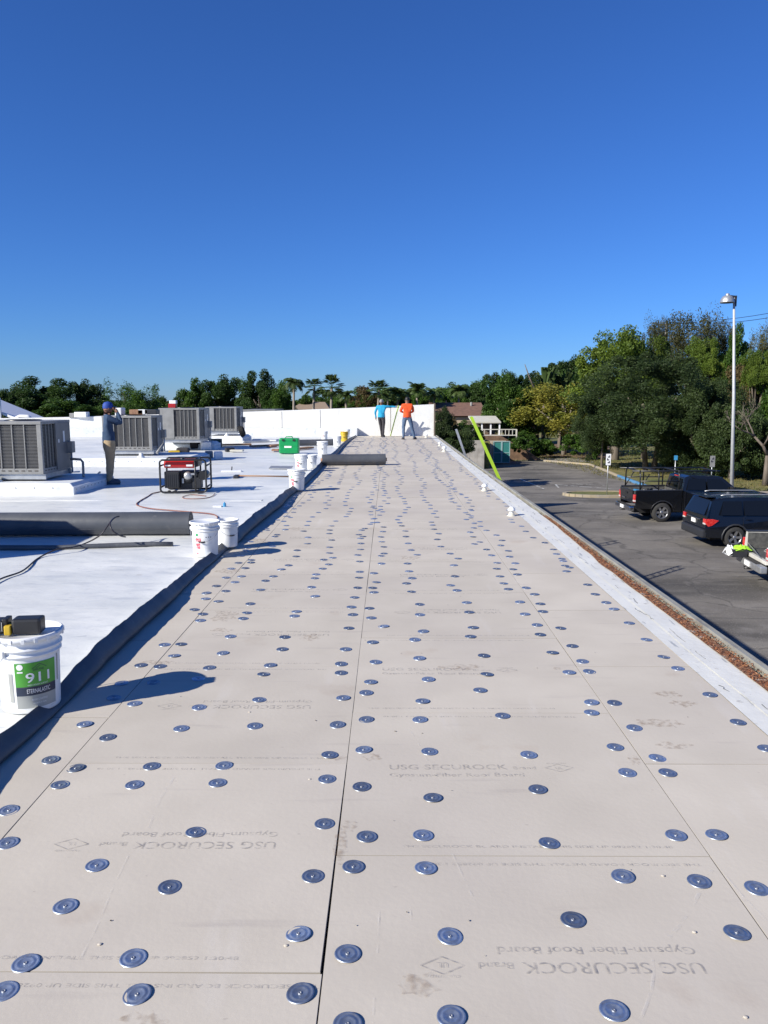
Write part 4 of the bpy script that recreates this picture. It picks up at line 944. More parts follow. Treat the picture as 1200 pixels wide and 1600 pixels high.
for k, (xa_, ya_, xb_, yb_, m, lb_) in enumerate([(346, 695, 392, 694, 'wood', 'brown plank lying nearest the dark green crate'), (392, 697, 440, 695, 'wood', 'brown plank lying left of the green case'), (425, 703, 436, 703, 'card', 'short brown block beside the green case'), (455, 702, 486, 699, 'wood', 'brown plank end right of the green case'), (380, 690, 420, 689, 'galv', 'pale metal rail lying before the wall'), (360, 704, 380, 704, 'roofwhite', 'short pale rail near the tray'), (395, 687, 408, 687, 'pail', 'white scrap piece left before the wall'), (418, 688, 432, 688, 'pail', 'white scrap piece right before the wall'), (418, 696, 428, 697, 'card', 'cardboard scrap between planks')]):
    a_, b_ = P(xa_, ya_, MZ + .05), P(xb_, yb_, MZ + .05); mid = (a_ + b_) / 2; mb = MB(); mb.bar(a_ - mid, b_ - mid, .22, .05)
    o = mb.build('plank' if m == 'wood' else 'offcut', M[m], loc=mid, bevel=.006); clean(o, label=lb_, cat='plank' if m == 'wood' else 'offcut')
hc_ = MB()
for k in range(5): hc_.lathe([(.2 - .012 * k, -.02 + .03 * k), (.23 - .012 * k, 0 + .03 * k), (.2 - .012 * k, .02 + .03 * k), (.17, .0 + .03 * k)], 20, M=Matrix.Rotation(R(70), 3, 'Y'))
o = hc_.build('hose_coil', M['rubber'], loc=(U4[0] + .12, U4[1] + .05, .40)); clean(o, label='black hose coil hanging beside the farthest air conditioner', cat='hose')
for px, py, lb_ in [(345, 791, 'small blue and white plastic bottle standing on the white roof'), ]:
    mb = MB(); mb.lathe([(0, 0), (.022, 0), (.022, .05), (.009, .06), (.009, .07), (0, .07)], 12, smooth=False); o = mb.build('water_bottle', M['rack_blue'], loc=P(351, 792, MZ)); clean(o, label='small blue water bottle standing between cord and membrane edge', cat='bottle')
mb = MB(); mb.box((0, 0, .01), (.12, .07, .02)); mb.box((.09, .03, .012), (.05, .05, .015)); o = mb.build('cap_scrap', M['pail'], loc=P(340, 792, MZ)); clean(o, label='white scrap left of the small blue bottle', cat='scrap')
for k, (px, py, lb_) in enumerate([(362, 735, 'thin drain stub rising left of the brush'), (371, 734, 'second thin drain stub rising beside the first')]):
    pass
st_ = empty('paint_tray', P(362, 737, MZ), .1, 'small white tray with a dark handle lying behind the brush pole', 'tray')
mb = MB(); mb.box((0, 0, .015), (.42, .14, .03)); mb.build('tray', M['pail'], st_, bevel=.008); mb = MB(); mb.tube([(0, 0, .03), (.01, 0, .11)], .012, 6); mb.build('handle', M['clad'], st_)

# plumbing vents on the boards
def vent(px, py, s_, label):
    p = P(px, py); r_ = empty('plumbing_vent', p, 0, label, 'vent', 'white plumbing vents on the gypsum boards'); r_.scale = (s_,) * 3
    mb = MB(); mb.lathe([(.075, .0), (.07, .012), (.05, .02), (.045, .055), (0, .055)], 16); mb.build('boot', M['roofwhite'], r_)
    mb = MB(); mb.lathe([(.03, .05), (.03, .08), (.06, .085), (.066, .10), (.06, .125), (.04, .135), (.035, .15), (0, .155)], 16); mb.build('cap', M['pail'], r_)
vent(799, 806, .8, 'nearest white vent cap near the right roof edge'); vent(757, 767, .8, 'second white vent cap farther along the right roof edge')
vent(694, 706, 1.1, 'third small vent far along the roof near the ladders'); vent(687, 697, .9, 'farthest small vent just before the wall end'); vent(666, 684, 1.0, 'tiny vent at the foot of the wall right of the orange shirted worker')

# ------------------------------------------------------------------ ladders at the edge
def ladder(top, foot, wd, rail_m, label, sections, gap=.3):
    root = empty('extension_ladder', foot, R(-3), label, 'ladder'); t_ = top - foot; n = Vector((t_.z, 0, -t_.x)).normalized()
    for s_ in range(sections):
        o_ = n * (.165 * s_); lo_ = t_ * (.0 if s_ == 0 else .40); hi_ = t_ * (.72 if (s_ == 0 and sections == 2) else 1)
        w_ = wd - .05 * s_
        for sg in (-1, 1):
            mb = MB(); mb.bar(lo_ + o_ + Vector((0, sg * w_ / 2, 0)), hi_ + o_ + Vector((0, sg * w_ / 2, 0)), .03, .06); mb.build('rail', rail_m if s_ or sections == 1 else M['lime_dark'], root)
        L_ = (hi_ - lo_).length; k = int(L_ / gap)
        for i in range(k):
            c_ = lo_ + (hi_ - lo_) * ((i + .5) / k) + o_; mb = MB(); mb.tube([c_ + Vector((0, -w_ / 2, 0)), c_ + Vector((0, w_ / 2, 0))], .017, 6); mb.build('rung', M['alu'], root)
    return root
T1 = PY(727, 656, 18.8); B1 = PY(765, 740, 18.8); dv = (B1 - T1); F1 = T1 + dv * ((GZ - T1.z) / dv.z)
ladder(T1, F1, .42, M['lime'], 'lime green fibreglass extension ladder leaning on the roof edge', 2)
T2 = PY(713, 671, 23.6); B2 = PY(726, 709, 23.6); dv = B2 - T2; F2 = T2 + dv * ((GZ - T2.z) / dv.z)
ladder(T2, F2, .40, M['alu'], 'grey aluminium ladder leaning on the roof edge beyond the lime ladder', 1)

# ------------------------------------------------------------------ vehicles
def prof_body(poly, w2, yfun=None, z0=None):
    """poly (x,z) ccw extruded to +-w2; yfun(z)->half width"""
    mb = MB(); n = len(poly); yf = yfun or (lambda z_: w2)
    vs = [(x_, -yf(z_), z_) for x_, z_ in poly] + [(x_, yf(z_), z_) for x_, z_ in poly]
    mb.add(vs, [tuple(range(n)), tuple(range(2 * n - 1, n - 1, -1))] + [(i, i + n, (i + 1) % n + n, (i + 1) % n) for i in range(n)])
    return mb
def arch(cx, r, z, n=9, zc=.40):
    out = []
    a0_ = math.asin(min(1, (zc - z) / r)) if zc > z else 0
    for k in range(n + 1):
        q = math.pi + a0_ - (math.pi + 2 * a0_) * k / n; out.append((cx + r * math.cos(q), zc + r * math.sin(q)))
    return out
def wheel(root, x_, y_, r, sg, rim_m, spokes=6, wd=.24):
    Mx = Matrix.Rotation(math.pi / 2 * sg, 3, 'X')
    mb = MB(); h2 = wd / 2; mb.lathe([(r * .62, -h2), (r * .93, -h2), (r, -h2 * .72), (r, h2 * .72), (r * .93, h2), (r * .62, h2)], 32, M=Mx)
    wh = empty('wheel', (x_, y_, r)); wh.parent = root
    mb.build('tyre', M['rubber'], wh)
    mb = MB(); mb.lathe([(r * .64, h2 * .95), (r * .60, h2 * .98), (r * .57, h2 * .6), (r * .55, -h2 * .3)], 32, M=Mx)
    mb.lathe([(0, h2 * .72), (r * .14, h2 * .72), (r * .16, h2 * .45)], 16, M=Mx)
    for k in range(spokes):
        q = 2 * math.pi * k / spokes; d_ = Vector((math.cos(q), math.sin(q), 0)); t_ = Vector((-d_.y, d_.x, 0))
        vs = [Mx @ (d_ * r * .08 + t_ * r * .09 * s_ + Vector((0, 0, z_))) for s_ in (-1, 1) for z_ in (h2 * .35, h2 * .7)] + [Mx @ (d_ * r * .60 + t_ * r * .115 * s_ + Vector((0, 0, z_))) for s_ in (-1, 1) for z_ in (h2 * .5, h2 * .85)]
        mb.add(vs, [(0, 1, 3, 2), (4, 6, 7, 5), (0, 4, 5, 1), (2, 3, 7, 6), (0, 2, 6, 4), (1, 5, 7, 3)])
    mb.build('rim', rim_m, wh)
    mb = MB(); mb.lathe([(0, -h2 * .2), (r * .5, -h2 * .2)], 24, M=Mx); mb.lathe([(0, .0), (r * .42, .0)], 24, M=Mx); mb.build('brake_disc', M['clad'], wh)
    return wh
def panel(poly, yf, side, th=.01, off=.004):
    """poly (x,z) on the body side with half width yf(z)"""
    mb = MB(); mb.plate([(x_, side * (yf(z_) + off), z_) for x_, z_ in poly], th); return mb

def pickup(loc, rz, paint, label, gate_open=False, rack=True, crew=True, lamp_hi=False):
    root = empty('pickup_truck', loc, rz, label, 'pickup truck')
    Wd = 1.0; yb = lambda z_: Wd - max(0, (.75 - z_)) * .10 - max(0, z_ - 1.28) * .30
    # cab and nose
    poly = [(2.02, .42), (2.3, .40)] + [(4.25, .40)] + arch(4.78, .47, .40) + [(5.35, .42), (5.82, .50), (5.86, .95), (5.75, 1.16), (5.5, 1.22), (4.35, 1.32), (3.70, 1.86), (3.45, 1.92), (2.35, 1.93), (2.12, 1.86), (2.02, 1.33)]
    body = prof_body(poly, Wd, yb).build('cab', paint, root, bevel=.035)
    # bed sides
    for sd_ in (-1, 1):
        pl = [(.06, .58), (.72, .55)] + arch(1.18, .47, .55) + [(1.66, .45), (1.99, .44), (1.99, 1.33), (.05, 1.31), (.03, .95)]
        mb = MB(); mb.plate([(x_, sd_ * (yb(z_) - .045), z_) for x_, z_ in (pl if sd_ < 0 else pl[::-1])], .09); mb.build('bed_side', paint, root, bevel=.015)
        mb = MB(); mb.box((1.0, sd_ * .885, 1.06), (1.84, .015, .46)); mb.build('bed_liner', M['bedliner'], root)
        mb = MB(); mb.bar((.05, sd_ * .945, 1.33), (1.99, sd_ * .945, 1.35), .12, .03); mb.build('bed_rail', M['clad'], root, bevel=.008)
        mb = MB(); q = arch(1.18, .50, .50)[1:-1]; mb.tube([(x_, sd_ * (yb(.7) - .005), z_) for x_, z_ in q], .022, 6); mb.build('arch_trim', M['clad'], root)
    mb = MB(); mb.box((1.02, 0, .78), (1.92, 1.80, .05)); mb.box((1.97, 0, 1.0), (.05, 1.8, .6)); mb.box((1.18, -.72, .93), (.75, .24, .26)); mb.box((1.18, .72, .93), (.75, .24, .26)); mb.build('bed_floor', M['bedliner'], root)
    gz, gx = .80, .02
    if gate_open:
        mb = MB(); mb.box((.02, 0, .74), (.12, 1.74, .10)); mb.build('rear_sill', paint, root, bevel=.012)
        mb = MB(); mb.bar((.06, .80, 1.0), (-.02, -.5, .80), .012, .02); mb.build('gate_strap', M['galv'], root)
    else:
        mb = MB(); mb.plate([(.02, -.80, .78), (.02, .80, .78), (-.015, .80, 1.31), (-.015, -.80, 1.31)], .06); tg = mb.build('tailgate', paint, root, bevel=.015)
        mb = MB(); mb.box((-.05, 0, 1.15), (.02, .26, .08)); mb.build('handle', M['black'], tg)
        mb = MB(); mb.box((-.045, .3, .92), (.01, .4, .06)); mb.build('badge', M['chrome'], tg)
    bm_ = M['chrome'] if not gate_open else M['galv']
    mb = MB(); mb.box((-.10, 0, .56), (.20, 1.88, .20)); bp = mb.build('rear_bumper', bm_, root, bevel=.04)
    mb = MB(); mb.box((-.215, 0, .57), (.02, .36, .14)); mb.build('licence_plate', M['lab_white'], bp)
    mb = MB(); mb.box((-.1, 0, .665), (.17, 1.2, .012)); mb.build('step_pad', M['rubber'], bp)
    mb = MB(); mb.tube([(-.02, 0, .42), (-.28, 0, .42)], .03, 8); mb.ball((-.27, 0, .48), .03, 8); mb.build('tow_hitch', M['black_metal'], root)
    for sd_ in (-1, 1):
        mb = MB(); z0_, z1_ = (.82, 1.14) if lamp_hi else (.84, 1.16)
        mb.box((.055, sd_ * (.905 if not gate_open or sd_ < 0 else .96), (z0_ + z1_) / 2), (.17, .17 if not gate_open or sd_ < 0 else .06, z1_ - z0_)); lt_ = mb.build('tail_light', M['lamp_red'], root, bevel=.02)
        mb = MB(); mb.box((.045, sd_ * (.912 if not gate_open or sd_ < 0 else .965), z0_ + .06), (.158, .166 if not gate_open or sd_ < 0 else .06, .07)); mb.build('reverse_lens', M['lamp_clear'], lt_, bevel=.01)
    # glass
    yg = lambda z_: yb(z_)
    for sd_ in (-1, 1):
        for (p_, nm) in (([(2.18, 1.36), (2.98, 1.35), (2.98, 1.80), (2.30, 1.82)], 0), ([(3.06, 1.35), (4.10, 1.36), (3.62, 1.79), (3.06, 1.80)], 1)):
            panel(p_, yg, sd_, .012).build('side_window', M['glass'], root)
        for x_ in (2.95, 4.02):
            mb = MB(); mb.box((x_ - .15 if x_ < 3 else x_ - .85, sd_ * (yb(1.2) + .015), 1.18), (.16, .03, .03)); mb.build('door_handle', M['chrome'], root, bevel=.006)
        for x_ in (2.10, 3.02, 4.15):
            mb = MB(); mb.box((x_, sd_ * (yb(.9) + .001), .88), (.008, .004, .84)); mb.build('door_gap', M['black'], root)
        mb = MB(); mb.box((4.02, sd_ * 1.12, 1.42), (.12, .22, .18)); mb.build('mirror', M['black'], root, bevel=.03)
        mb = MB(); mb.tube([(2.1, sd_ * 1.02, .40), (4.2, sd_ * 1.02, .40)], .045, 8); mb.build('running_board', M['clad'], root)
        mb = MB(); mb.box((5.80, sd_ * .74, .98), (.16, .36, .22)); mb.build('headlight', M['lamp_clear'], root, bevel=.03)
        wheel(root, 1.18, sd_ * .86, .405, -sd_, M['alloy']); wheel(root, 4.78, sd_ * .86, .405, -sd_, M['alloy'])
    mb = MB(); mb.plate([(2.035, -.72, 1.38), (2.035, .72, 1.38), (2.10, .66, 1.80), (2.10, -.66, 1.80)], .012); 
    o = mb.build('rear_window', M['glass'], root); o.location.x = -.012
    mb = MB(); mb.plate([(4.33, -.84, 1.36), (4.33, .84, 1.36), (3.74, .74, 1.84), (3.74, -.74, 1.84)], .012); o = mb.build('windshield', M['glass'], root); o.location.x = .015
    mb = MB(); mb.box((2.1, 0, 1.885), (.05, .34, .035)); mb.build('brake_light', M['lamp_red'], root)
    mb = MB(); mb.box((5.87, 0, .88), (.05, 1.1, .3)); mb.build('grille', M['black'], root)
    mb = MB(); mb.box((2.9, 0, .42), (5.4, .8, .2)); mb.build('chassis', M['black'], root)
    if rack:
        mb = MB(); r_ = .03; top_ = 2.13
        for x_ in (.22, 1.0, 1.86):
            for sd_ in (-1, 1): mb.tube([(x_, sd_ * .93, 1.33), (x_, sd_ * .90, top_ - .15), (x_ , sd_ * .80, top_)], r_, 8)
            mb.tube([(x_, -.92, top_), (x_, .92, top_)], r_, 8)
        for sd_ in (-1, 1):
            mb.tube([(-.1, sd_ * .80, top_), (3.6, sd_ * .80, top_)], r_, 8)
            mb.tube([(.22, sd_ * .92, 1.72), (1.86, sd_ * .92, 1.72)], r_ * .8, 8)
            mb.tube([(.22, sd_ * .92, 1.35), (.6, sd_ * .9, top_ - .12)], r_ * .7, 8)
        mb.tube([(3.45, -.85, top_), (3.45, .85, top_)], r_, 8)
        mb.build('ladder_rack', M['black_metal'], root)
    return root
pr = P(967, 800, GZ)
TX = PY(990, 766, 32.3).x
tk = pickup((TX - .05, 33.0, GZ), R(1.5), M['carblack'], 'black pickup truck with a ladder rack parked beyond the dark suv', rack=True)
mb = MB(); mb.box((0, 0, 0), (.24, .3, .36)); o = mb.build('gas_cylinder_box', M['rack_blue'], loc=(tk.location.x + 1.80, tk.location.y - .2, GZ + 2.0), bevel=.03); bpy.data.objects.remove(o)
cc = empty('cargo_load', (tk.location.x + 1.1, tk.location.y, GZ + .82), 0, 'blue and grey boards lying in the bed of the black pickup', 'cargo')
mb = MB(); mb.bar((-.75, .25, .42), (.7, -.35, .20), .3, .04); mb.build('blue_board', M['rack_blue'], cc, bevel=.006); mb = MB(); mb.box((.25, .1, .30), (1.0, .9, .18)); mb.build('grey_sheet', M['alu'], cc, bevel=.01)
mb = MB(); mb.lathe([(.16, 0), (.17, .04), (.16, .08), (.1, .08), (.1, 0)], 18, c=(-.35, -.5, .48)); mb.build('cable_reel', M['rubber'], cc)
wp = pickup((10.25, 21.2, GZ), R(-6), M['carwhite'], 'off white pickup truck with its tailgate off at the right edge', gate_open=True, rack=False, lamp_hi=True)
# cloths lying on the tailgate
def cloth(name, loc, rx, ry, rz_, m, label, cat, seed):
    mb = MB(); n = 18; vs = []
    for i in range(n):
        for j in range(n):
            u, v = i / (n - 1) * 2 - 1, j / (n - 1) * 2 - 1; rr_ = math.hypot(u, v)
            f = max(0, 1 - rr_ ** 2 * .55); x_, y_ = u * rx * (1 + .2 * noise.noise(Vector((u, v, seed)))), v * ry * (1 + .2 * noise.noise(Vector((u, v, seed + 5))))
            vs.append((x_, y_, rz_ * f * (.6 + .8 * abs(noise.noise(Vector((u * 2.2, v * 2.2, seed)))))))
    mb.add(vs, [(i * n + j, (i + 1) * n + j, (i + 1) * n + j + 1, i * n + j + 1) for i in range(n - 1) for j in range(n - 1)], 0, True)
    vb = [(x_ * .98, y_ * .98, 0) for x_, y_, z_ in vs]; mb.add(vb, [(i * n + j, i * n + j + 1, (i + 1) * n + j + 1, (i + 1) * n + j) for i in range(n - 1) for j in range(n - 1)], 0)
    o = mb.build(name, m, loc=loc); return clean(o, label=label, cat=cat)
wx, wy_ = wp.location.x, wp.location.y
cb = empty('cargo_bin', (wx - .16, wy_ + .62, GZ + .665), R(-6), 'dark grey open bin standing on the rear bumper of the white pickup', 'bin')
mb = MB(); mb.plate([(-.26, -.25, 0), (.12, -.25, 0), (.12, .25, 0), (-.26, .25, 0)], .02); mb.build('bin_base', M['clad'], cb)
for a_, b_ in (((-.26, -.25), (.12, -.25)), ((.12, -.25), (.12, .25)), ((.12, .25), (-.26, .25)), ((-.26, .25), (-.26, -.25))):
    MB().plate([(a_[0], a_[1], .01), (b_[0], b_[1], .01), (b_[0] * 1.08, b_[1] * 1.08, .22), (a_[0] * 1.08, a_[1] * 1.08, .22)], .02).build('bin_side', M['clad'], cb)
cloth('plastic_bag', (wx - .42, wy_ + .62, GZ + .70), .15, .22, .32, M['pail'], 'pale plastic bag hanging on the left of the grey bin', 'bag', 1)
cloth('safety_vest', (wx - .16, wy_ + .55, GZ + .85), .24, .22, .14, M['hivis'], 'lime green safety vest lying in the grey bin', 'vest', 2)
cloth('rag', (wx + .65, wy_ + .3, GZ + .81), .2, .2, .2, M['pail'], 'white rag lying in the bed of the white pickup', 'rag', 3)

def suv(loc, rz, label):
    root = empty('suv', loc, rz, label, 'suv'); Wd = .99; yb = lambda z_: Wd - max(0, .55 - z_) * .12 - max(0, z_ - 1.10) * .34
    poly = [(.10, .38), (.62, .34)] + arch(1.06, .43, .34, zc=.37) + [(1.55, .30), (3.55, .30)] + arch(3.95, .43, .34, zc=.37) + [(4.55, .32), (4.92, .42), (5.0, .80), (4.85, 1.02), (4.2, 1.12), (3.75, 1.18), (2.95, 1.66), (2.5, 1.74), (1.2, 1.76), (.48, 1.72), (.26, 1.62), (.06, 1.10), (.0, .70)]
    prof_body(poly, Wd, yb).build('body', M['carnavy'], root, bevel=.05)
    mb = MB(); mb.box((.02, 0, .50), (.2, 1.84, .30)); bp = mb.build('rear_bumper', M['clad'], root, bevel=.06)
    mb = MB(); mb.box((-.085, 0, .4), (.015, 1.0, .05)); mb.build('bumper_grille', M['black'], bp)
    mb = MB(); mb.plate([(.047, -.78, 1.14), (.047, .78, 1.14), (.30, .64, 1.66), (.30, -.64, 1.66)], .012); o = mb.build('rear_window', M['glass'], root); o.location.x = -.016
    mb = MB(); mb.box((.30, 0, 1.735), (.34, 1.3, .03)); mb.build('spoiler', M['carnavy'], root, bevel=.012)
    mb = MB(); mb.box((-.012, 0, .96), (.03, 1.1, .05)); mb.build('trim_bar', M['chrome'], root, bevel=.008)
    mb = MB(); mb.box((.0, .02, .86), (.03, .32, .15)); mb.build('licence_plate', M['lab_white'], root)
    for sd_ in (-1, 1):
        pl = [(.02, .84), (.10, .76), (.24, .80), (.46, .97), (.26, 1.02), (.05, 1.03)]
        panel(pl, yb, sd_, .03, .0).build('tail_light', M['lamp_red'], root, bevel=.008)
        mb = MB(); mb.box((.022, sd_ * .87, .94), (.05, .2, .16)); lt_ = mb.build('tail_light', M['lamp_red'], root, bevel=.015)
        mb = MB(); mb.box((.012, sd_ * .875, .855), (.05, .18, .055)); mb.build('reverse_lens', M['lamp_clear'], lt_, bevel=.008)
        for p_ in ([(.52, 1.16), (1.28, 1.15), (1.28, 1.62), (.66, 1.62)], [(1.36, 1.15), (2.18, 1.14), (2.18, 1.64), (1.36, 1.63)], [(2.26, 1.14), (3.55, 1.16), (2.88, 1.60), (2.26, 1.64)]):
            panel(p_, yb, sd_, .012).build('side_window', M['glass'], root)
        for x_ in (1.32, 2.22): 
            mb = MB(); mb.box((x_, sd_ * (yb(.7) + .001), .75), (.007, .004, .72)); mb.build('door_gap', M['black'], root)
        for x_ in (1.52, 2.42):
            mb = MB(); mb.box((x_, sd_ * (yb(1) + .014), 1.0), (.17, .03, .03)); mb.build('door_handle', M['carnavy'], root, bevel=.006)
        mb = MB(); mb.tube([(x_, sd_ * (yb(.5) - .0), z_) for x_, z_ in arch(1.06, .46, .3, zc=.37)], .035, 6); mb.tube([(x_, sd_ * (yb(.5)), z_) for x_, z_ in arch(3.95, .46, .3, zc=.37)], .035, 6)
        mb.box((2.5, sd_ * .985, .35), (1.9, .05, .14)); mb.build('cladding', M['clad'], root)
        mb = MB(); mb.tube([(.62, sd_ * .66, 1.80), (.8, sd_ * .66, 1.83), (2.3, sd_ * .66, 1.83), (2.5, sd_ * .66, 1.79)], .018, 6); mb.build('roof_rail', M['alu'], root)
        mb = MB(); mb.box((3.3, sd_ * 1.08, 1.2), (.12, .2, .14)); mb.build('mirror', M['carnavy'], root, bevel=.03)
        wheel(root, 1.06, sd_ * .86, .375, -sd_, M['alloy'], 5); wheel(root, 3.95, sd_ * .86, .375, -sd_, M['alloy'], 5)
    mb = MB(); mb.plate([(3.73, -.82, 1.19), (3.73, .82, 1.19), (2.99, .72, 1.66), (2.99, -.72, 1.66)], .012); o = mb.build('windshield', M['glass'], root); o.location.x = .02
    mb = MB(); mb.box((.25, 0, 1.71), (.03, .3, .02)); mb.build('brake_light', M['lamp_red'], root)
    mb = MB(); mb.box((2.5, 0, .34), (4.3, 1.2, .2)); mb.build('chassis', M['black'], root)
sp_ = P(1147, 857, GZ)
suv((sp_.x - 1.06, sp_.y + .98, GZ), R(1), 'dark navy suv parked between the black pickup and the white pickup')
mb = MB(); 

# ------------------------------------------------------------------ street furniture
def post_sign(px, pyb, h, w_, sh, label, board, marks=0, sx=0, blue=False):
    p = P(px, pyb, GZ); r_ = empty('parking_sign', p, 0, label, 'sign')
    mb = MB(); mb.tube([(0, 0, 0), (0, 0, h)], .025, 8); mb.build('post', M['galv'], r_)
    mb = MB(); mb.box((0, -.035, h - sh / 2), (w_, .012, sh)); bd = mb.build('sign_panel', board, r_, bevel=.004)
    if marks:
        mb = MB()
        for k in range(marks): mb.box((.0 + .02 * (-1) ** k, -.043, h - sh * (.28 + .25 * k)), (w_ * .45, .004, sh * .10)); mb.box((.05 * (-1) ** k, -.043, h - sh * (.22 + .25 * k)), (w_ * .16, .004, sh * .18))
        mb.build('sign_mark', M['ink'], bd)
    return r_
post_sign(948, 775, 2.25, .26, .60, 'white parking sign with dark marks on a post in the kerbed island', M['lab_white'], 3)
post_sign(1053, 765, 1.95, .20, .26, 'blue parking sign standing behind the black pickup rack', M['rack_blue'])
post_sign(1110, 768, 2.0, .28, .62, 'pale parking sign seen above the roof of the black pickup', M['hvac_lt'], 2)
lp = P(1143, 772, GZ); r_ = empty('street_lamp', lp, 0, 'tall galvanised street lamp with a dome head behind the parked cars', 'street lamp')
ht = PY(1145, 462, lp.y).z - GZ
mb = MB(); hx = PY(1147, 462, lp.y).x - lp.x; mb.tube([(0, 0, 0), (hx * .4, 0, ht * .5), (hx, 0, ht)], [.10, .08, .055], 12); mb.build('pole', mat('pale_galvanised', (.50, .51, .52), (.42, .43, .44), 6, .6, .15), r_)
mb = MB(); mb.box((0, 0, .05), (.4, .4, .1)); mb.build('base', M['concrete'], r_, bevel=.02)
mb = MB(); mb.bar((hx + .07, 0, ht - .55), (hx + .07, 0, ht), .14, .10); mb.bar((hx + .1, 0, ht - .06), (hx - .28, 0, ht - .02), .12, .10); mb.build('bracket', M['clad'], r_)
mb = MB(); mb.lathe([(.30, -.32), (.36, -.34), (.36, -.30), (.33, -.16), (.25, -.02), (.14, .04), (.0, .05)], 24, c=(hx - .34, 0, ht - .03)); mb.lathe([(.1, .02), (.1, .12), (.07, .14), (0, .14)], 12, c=(hx - .34, 0, ht - .03)); mb.build('lamp_head', M['alu'], r_)
mb = MB(); mb.lathe([(.28, -.325), (0, -.36)], 18, c=(hx - .34, 0, ht - .03)); mb.build('lens', M['clad'], r_)
# utility pole and wires
up_ = PY(1042, 500, 92); r_ = empty('utility_pole', (up_.x, 92, GZ), 0, 'concrete utility pole with insulator crossarms rising behind the big oak', 'utility pole'); hh = up_.z - GZ
mb = MB(); mb.tube([(0, 0, 0), (0, 0, hh - .4)], [.28, .16], 10); mb.build('pole', M['concrete'], r_)
mb = MB(); mb.box((0, 0, hh - .55), (2.0, .12, .14)); mb.box((0, 0, hh - 1.8), (1.4, .12, .12)); mb.build('crossarm', M['bark'], r_)
for k in range(7):
    x_ = -.95 + k * .30 + (.1 if k > 3 else 0); mb = MB(); mb.tube([(x_, 0, hh - .5), (x_, 0, hh + .02)], [.05, .025], 6); mb.build('insulator', M['clad'], r_)
for k, (y0_, lb_) in enumerate(((.5, 'upper overhead wire running right from the utility pole'), (.2, 'lower overhead wire running right from the utility pole'))):
    mb = MB(); a_ = Vector((up_.x + .4, 92, up_.z - .3 * k)); b_ = PY(1199, 481 + 7 * k, 60); b_ = a_ + (b_ - a_) * 1.35; pts_ = []
    for i in range(13):
        t_ = i / 12; q = a_.lerp(b_, t_); q.z -= 1.1 * 4 * t_ * (1 - t_) * .5; pts_.append(q - a_)
    mb.tube(pts_, .022, 5); o = mb.build('overhead_wire', M['black'], loc=a_); clean(o, label=lb_, cat='wire')

# ------------------------------------------------------------------ buildings and yard at the back
def PG(px, py, Y_): return PY(px, py, Y_)
def gable(name, px0, px1, ytop, yeave, Y_, dep_, roof_m, wall_m, label, hip=.3):
    a_, b_ = PG(px0, yeave, Y_), PG(px1, yeave, Y_); zt_ = PG(px0, ytop, Y_ + dep_ / 2).z; r_ = empty(name, ((a_.x + b_.x) / 2, Y_, GZ), 0, label, 'house')
    w2 = (b_.x - a_.x) / 2; ze = a_.z - GZ; zt2 = zt_ - GZ; mb = MB(); hp = w2 * hip
    mb.add([(-w2, 0, ze), (w2, 0, ze), (w2, dep_, ze), (-w2, dep_, ze), (-w2 + hp, dep_ / 2, zt2), (w2 - hp, dep_ / 2, zt2)], [(0, 1, 5, 4), (2, 3, 4, 5), (1, 2, 5), (3, 0, 4), (0, 3, 2, 1)])
    rf = mb.build('roof', roof_m, r_)
    mb = MB(); mb.box((0, dep_ / 2, ze / 2 - .06), (2 * w2 - .8, dep_ - .8, ze - .1)); mb.build('wall', wall_m, r_)
    for k in range(3):
        x_ = -w2 * .6 + k * w2 * .6; mb = MB(); mb.box((x_, .39, ze * .52), (1.2, .06, 1.1)); wn = mb.build('window', M['lab_white'], r_); mb = MB(); mb.box((x_, .35, ze * .52), (1.0, .04, .9)); mb.build('pane', M['glass2'], wn)
    return r_, rf, w2, ze, zt2
r_, rf, w2, ze, zt2 = gable('house', 672, 762, 629, 650, 78, 9, M['roof_brown'], M['wall_tan'], 'low house with a brown shingle roof right of the parapet wall', .05)
mb = MB(); mb.tube([(w2 * .55, 3.4, zt2 - .6), (w2 * .55, 3.4, zt2 + .05)], .12, 8); mb.build('roof_vent', M['hvac_lt'], rf)
gable('house', 452, 516, 628, 640, 85, 9, mat('tan_roof', (.30, .22, .15), (.25, .19, .14), 3, .9), M['peach'], 'tan gabled house roof showing over the wall below the palms', .42)
gable('house', 690, 722, 620, 632, 100, 8, M['peach'], M['peach'], 'small peach house top behind the brown roof', .3)
a_ = PG(735, 655, 70); b_ = PG(779, 655, 70)
r_ = empty('patio_shelter', ((a_.x + b_.x) / 2, 70, GZ), 0, 'pale flat patio roof on posts beside the brown roofed house', 'shelter'); w2 = (b_.x - a_.x) / 2; zc = a_.z - GZ
mb = MB(); mb.plate([(-w2, -1.6, zc - .25), (w2, -1.6, zc - .25), (w2, 2, zc + .2), (-w2, 2, zc + .2)], .12); mb.build('roof', M['roofwhite'], r_)
for k in range(4): mb = MB(); mb.box((-w2 + .1 + k * (2 * w2 - .2) / 3, -1.4, zc / 2 - .14), (.12, .12, zc - .3)); mb.build('post', M['lab_white'], r_)
mb = MB(); mb.box((0, 2.1, zc / 2 - .1), (2 * w2, .1, zc - .2)); mb.build('back_wall', M['bark'], r_)
a_ = P(740, 690, GZ); 
r_ = empty('picket_fence', (PG(765, 670, 66).x, 66, GZ), 0, 'short white railing fence below the patio shelter', 'fence'); zf = PG(765, 671, 66).z - GZ; zl = PG(765, 680, 66).z - GZ
for z_ in (zf, zl): mb = MB(); mb.box((0, 0, z_), (4.6, .05, .07)); mb.build('rail', M['roofwhite'], r_)
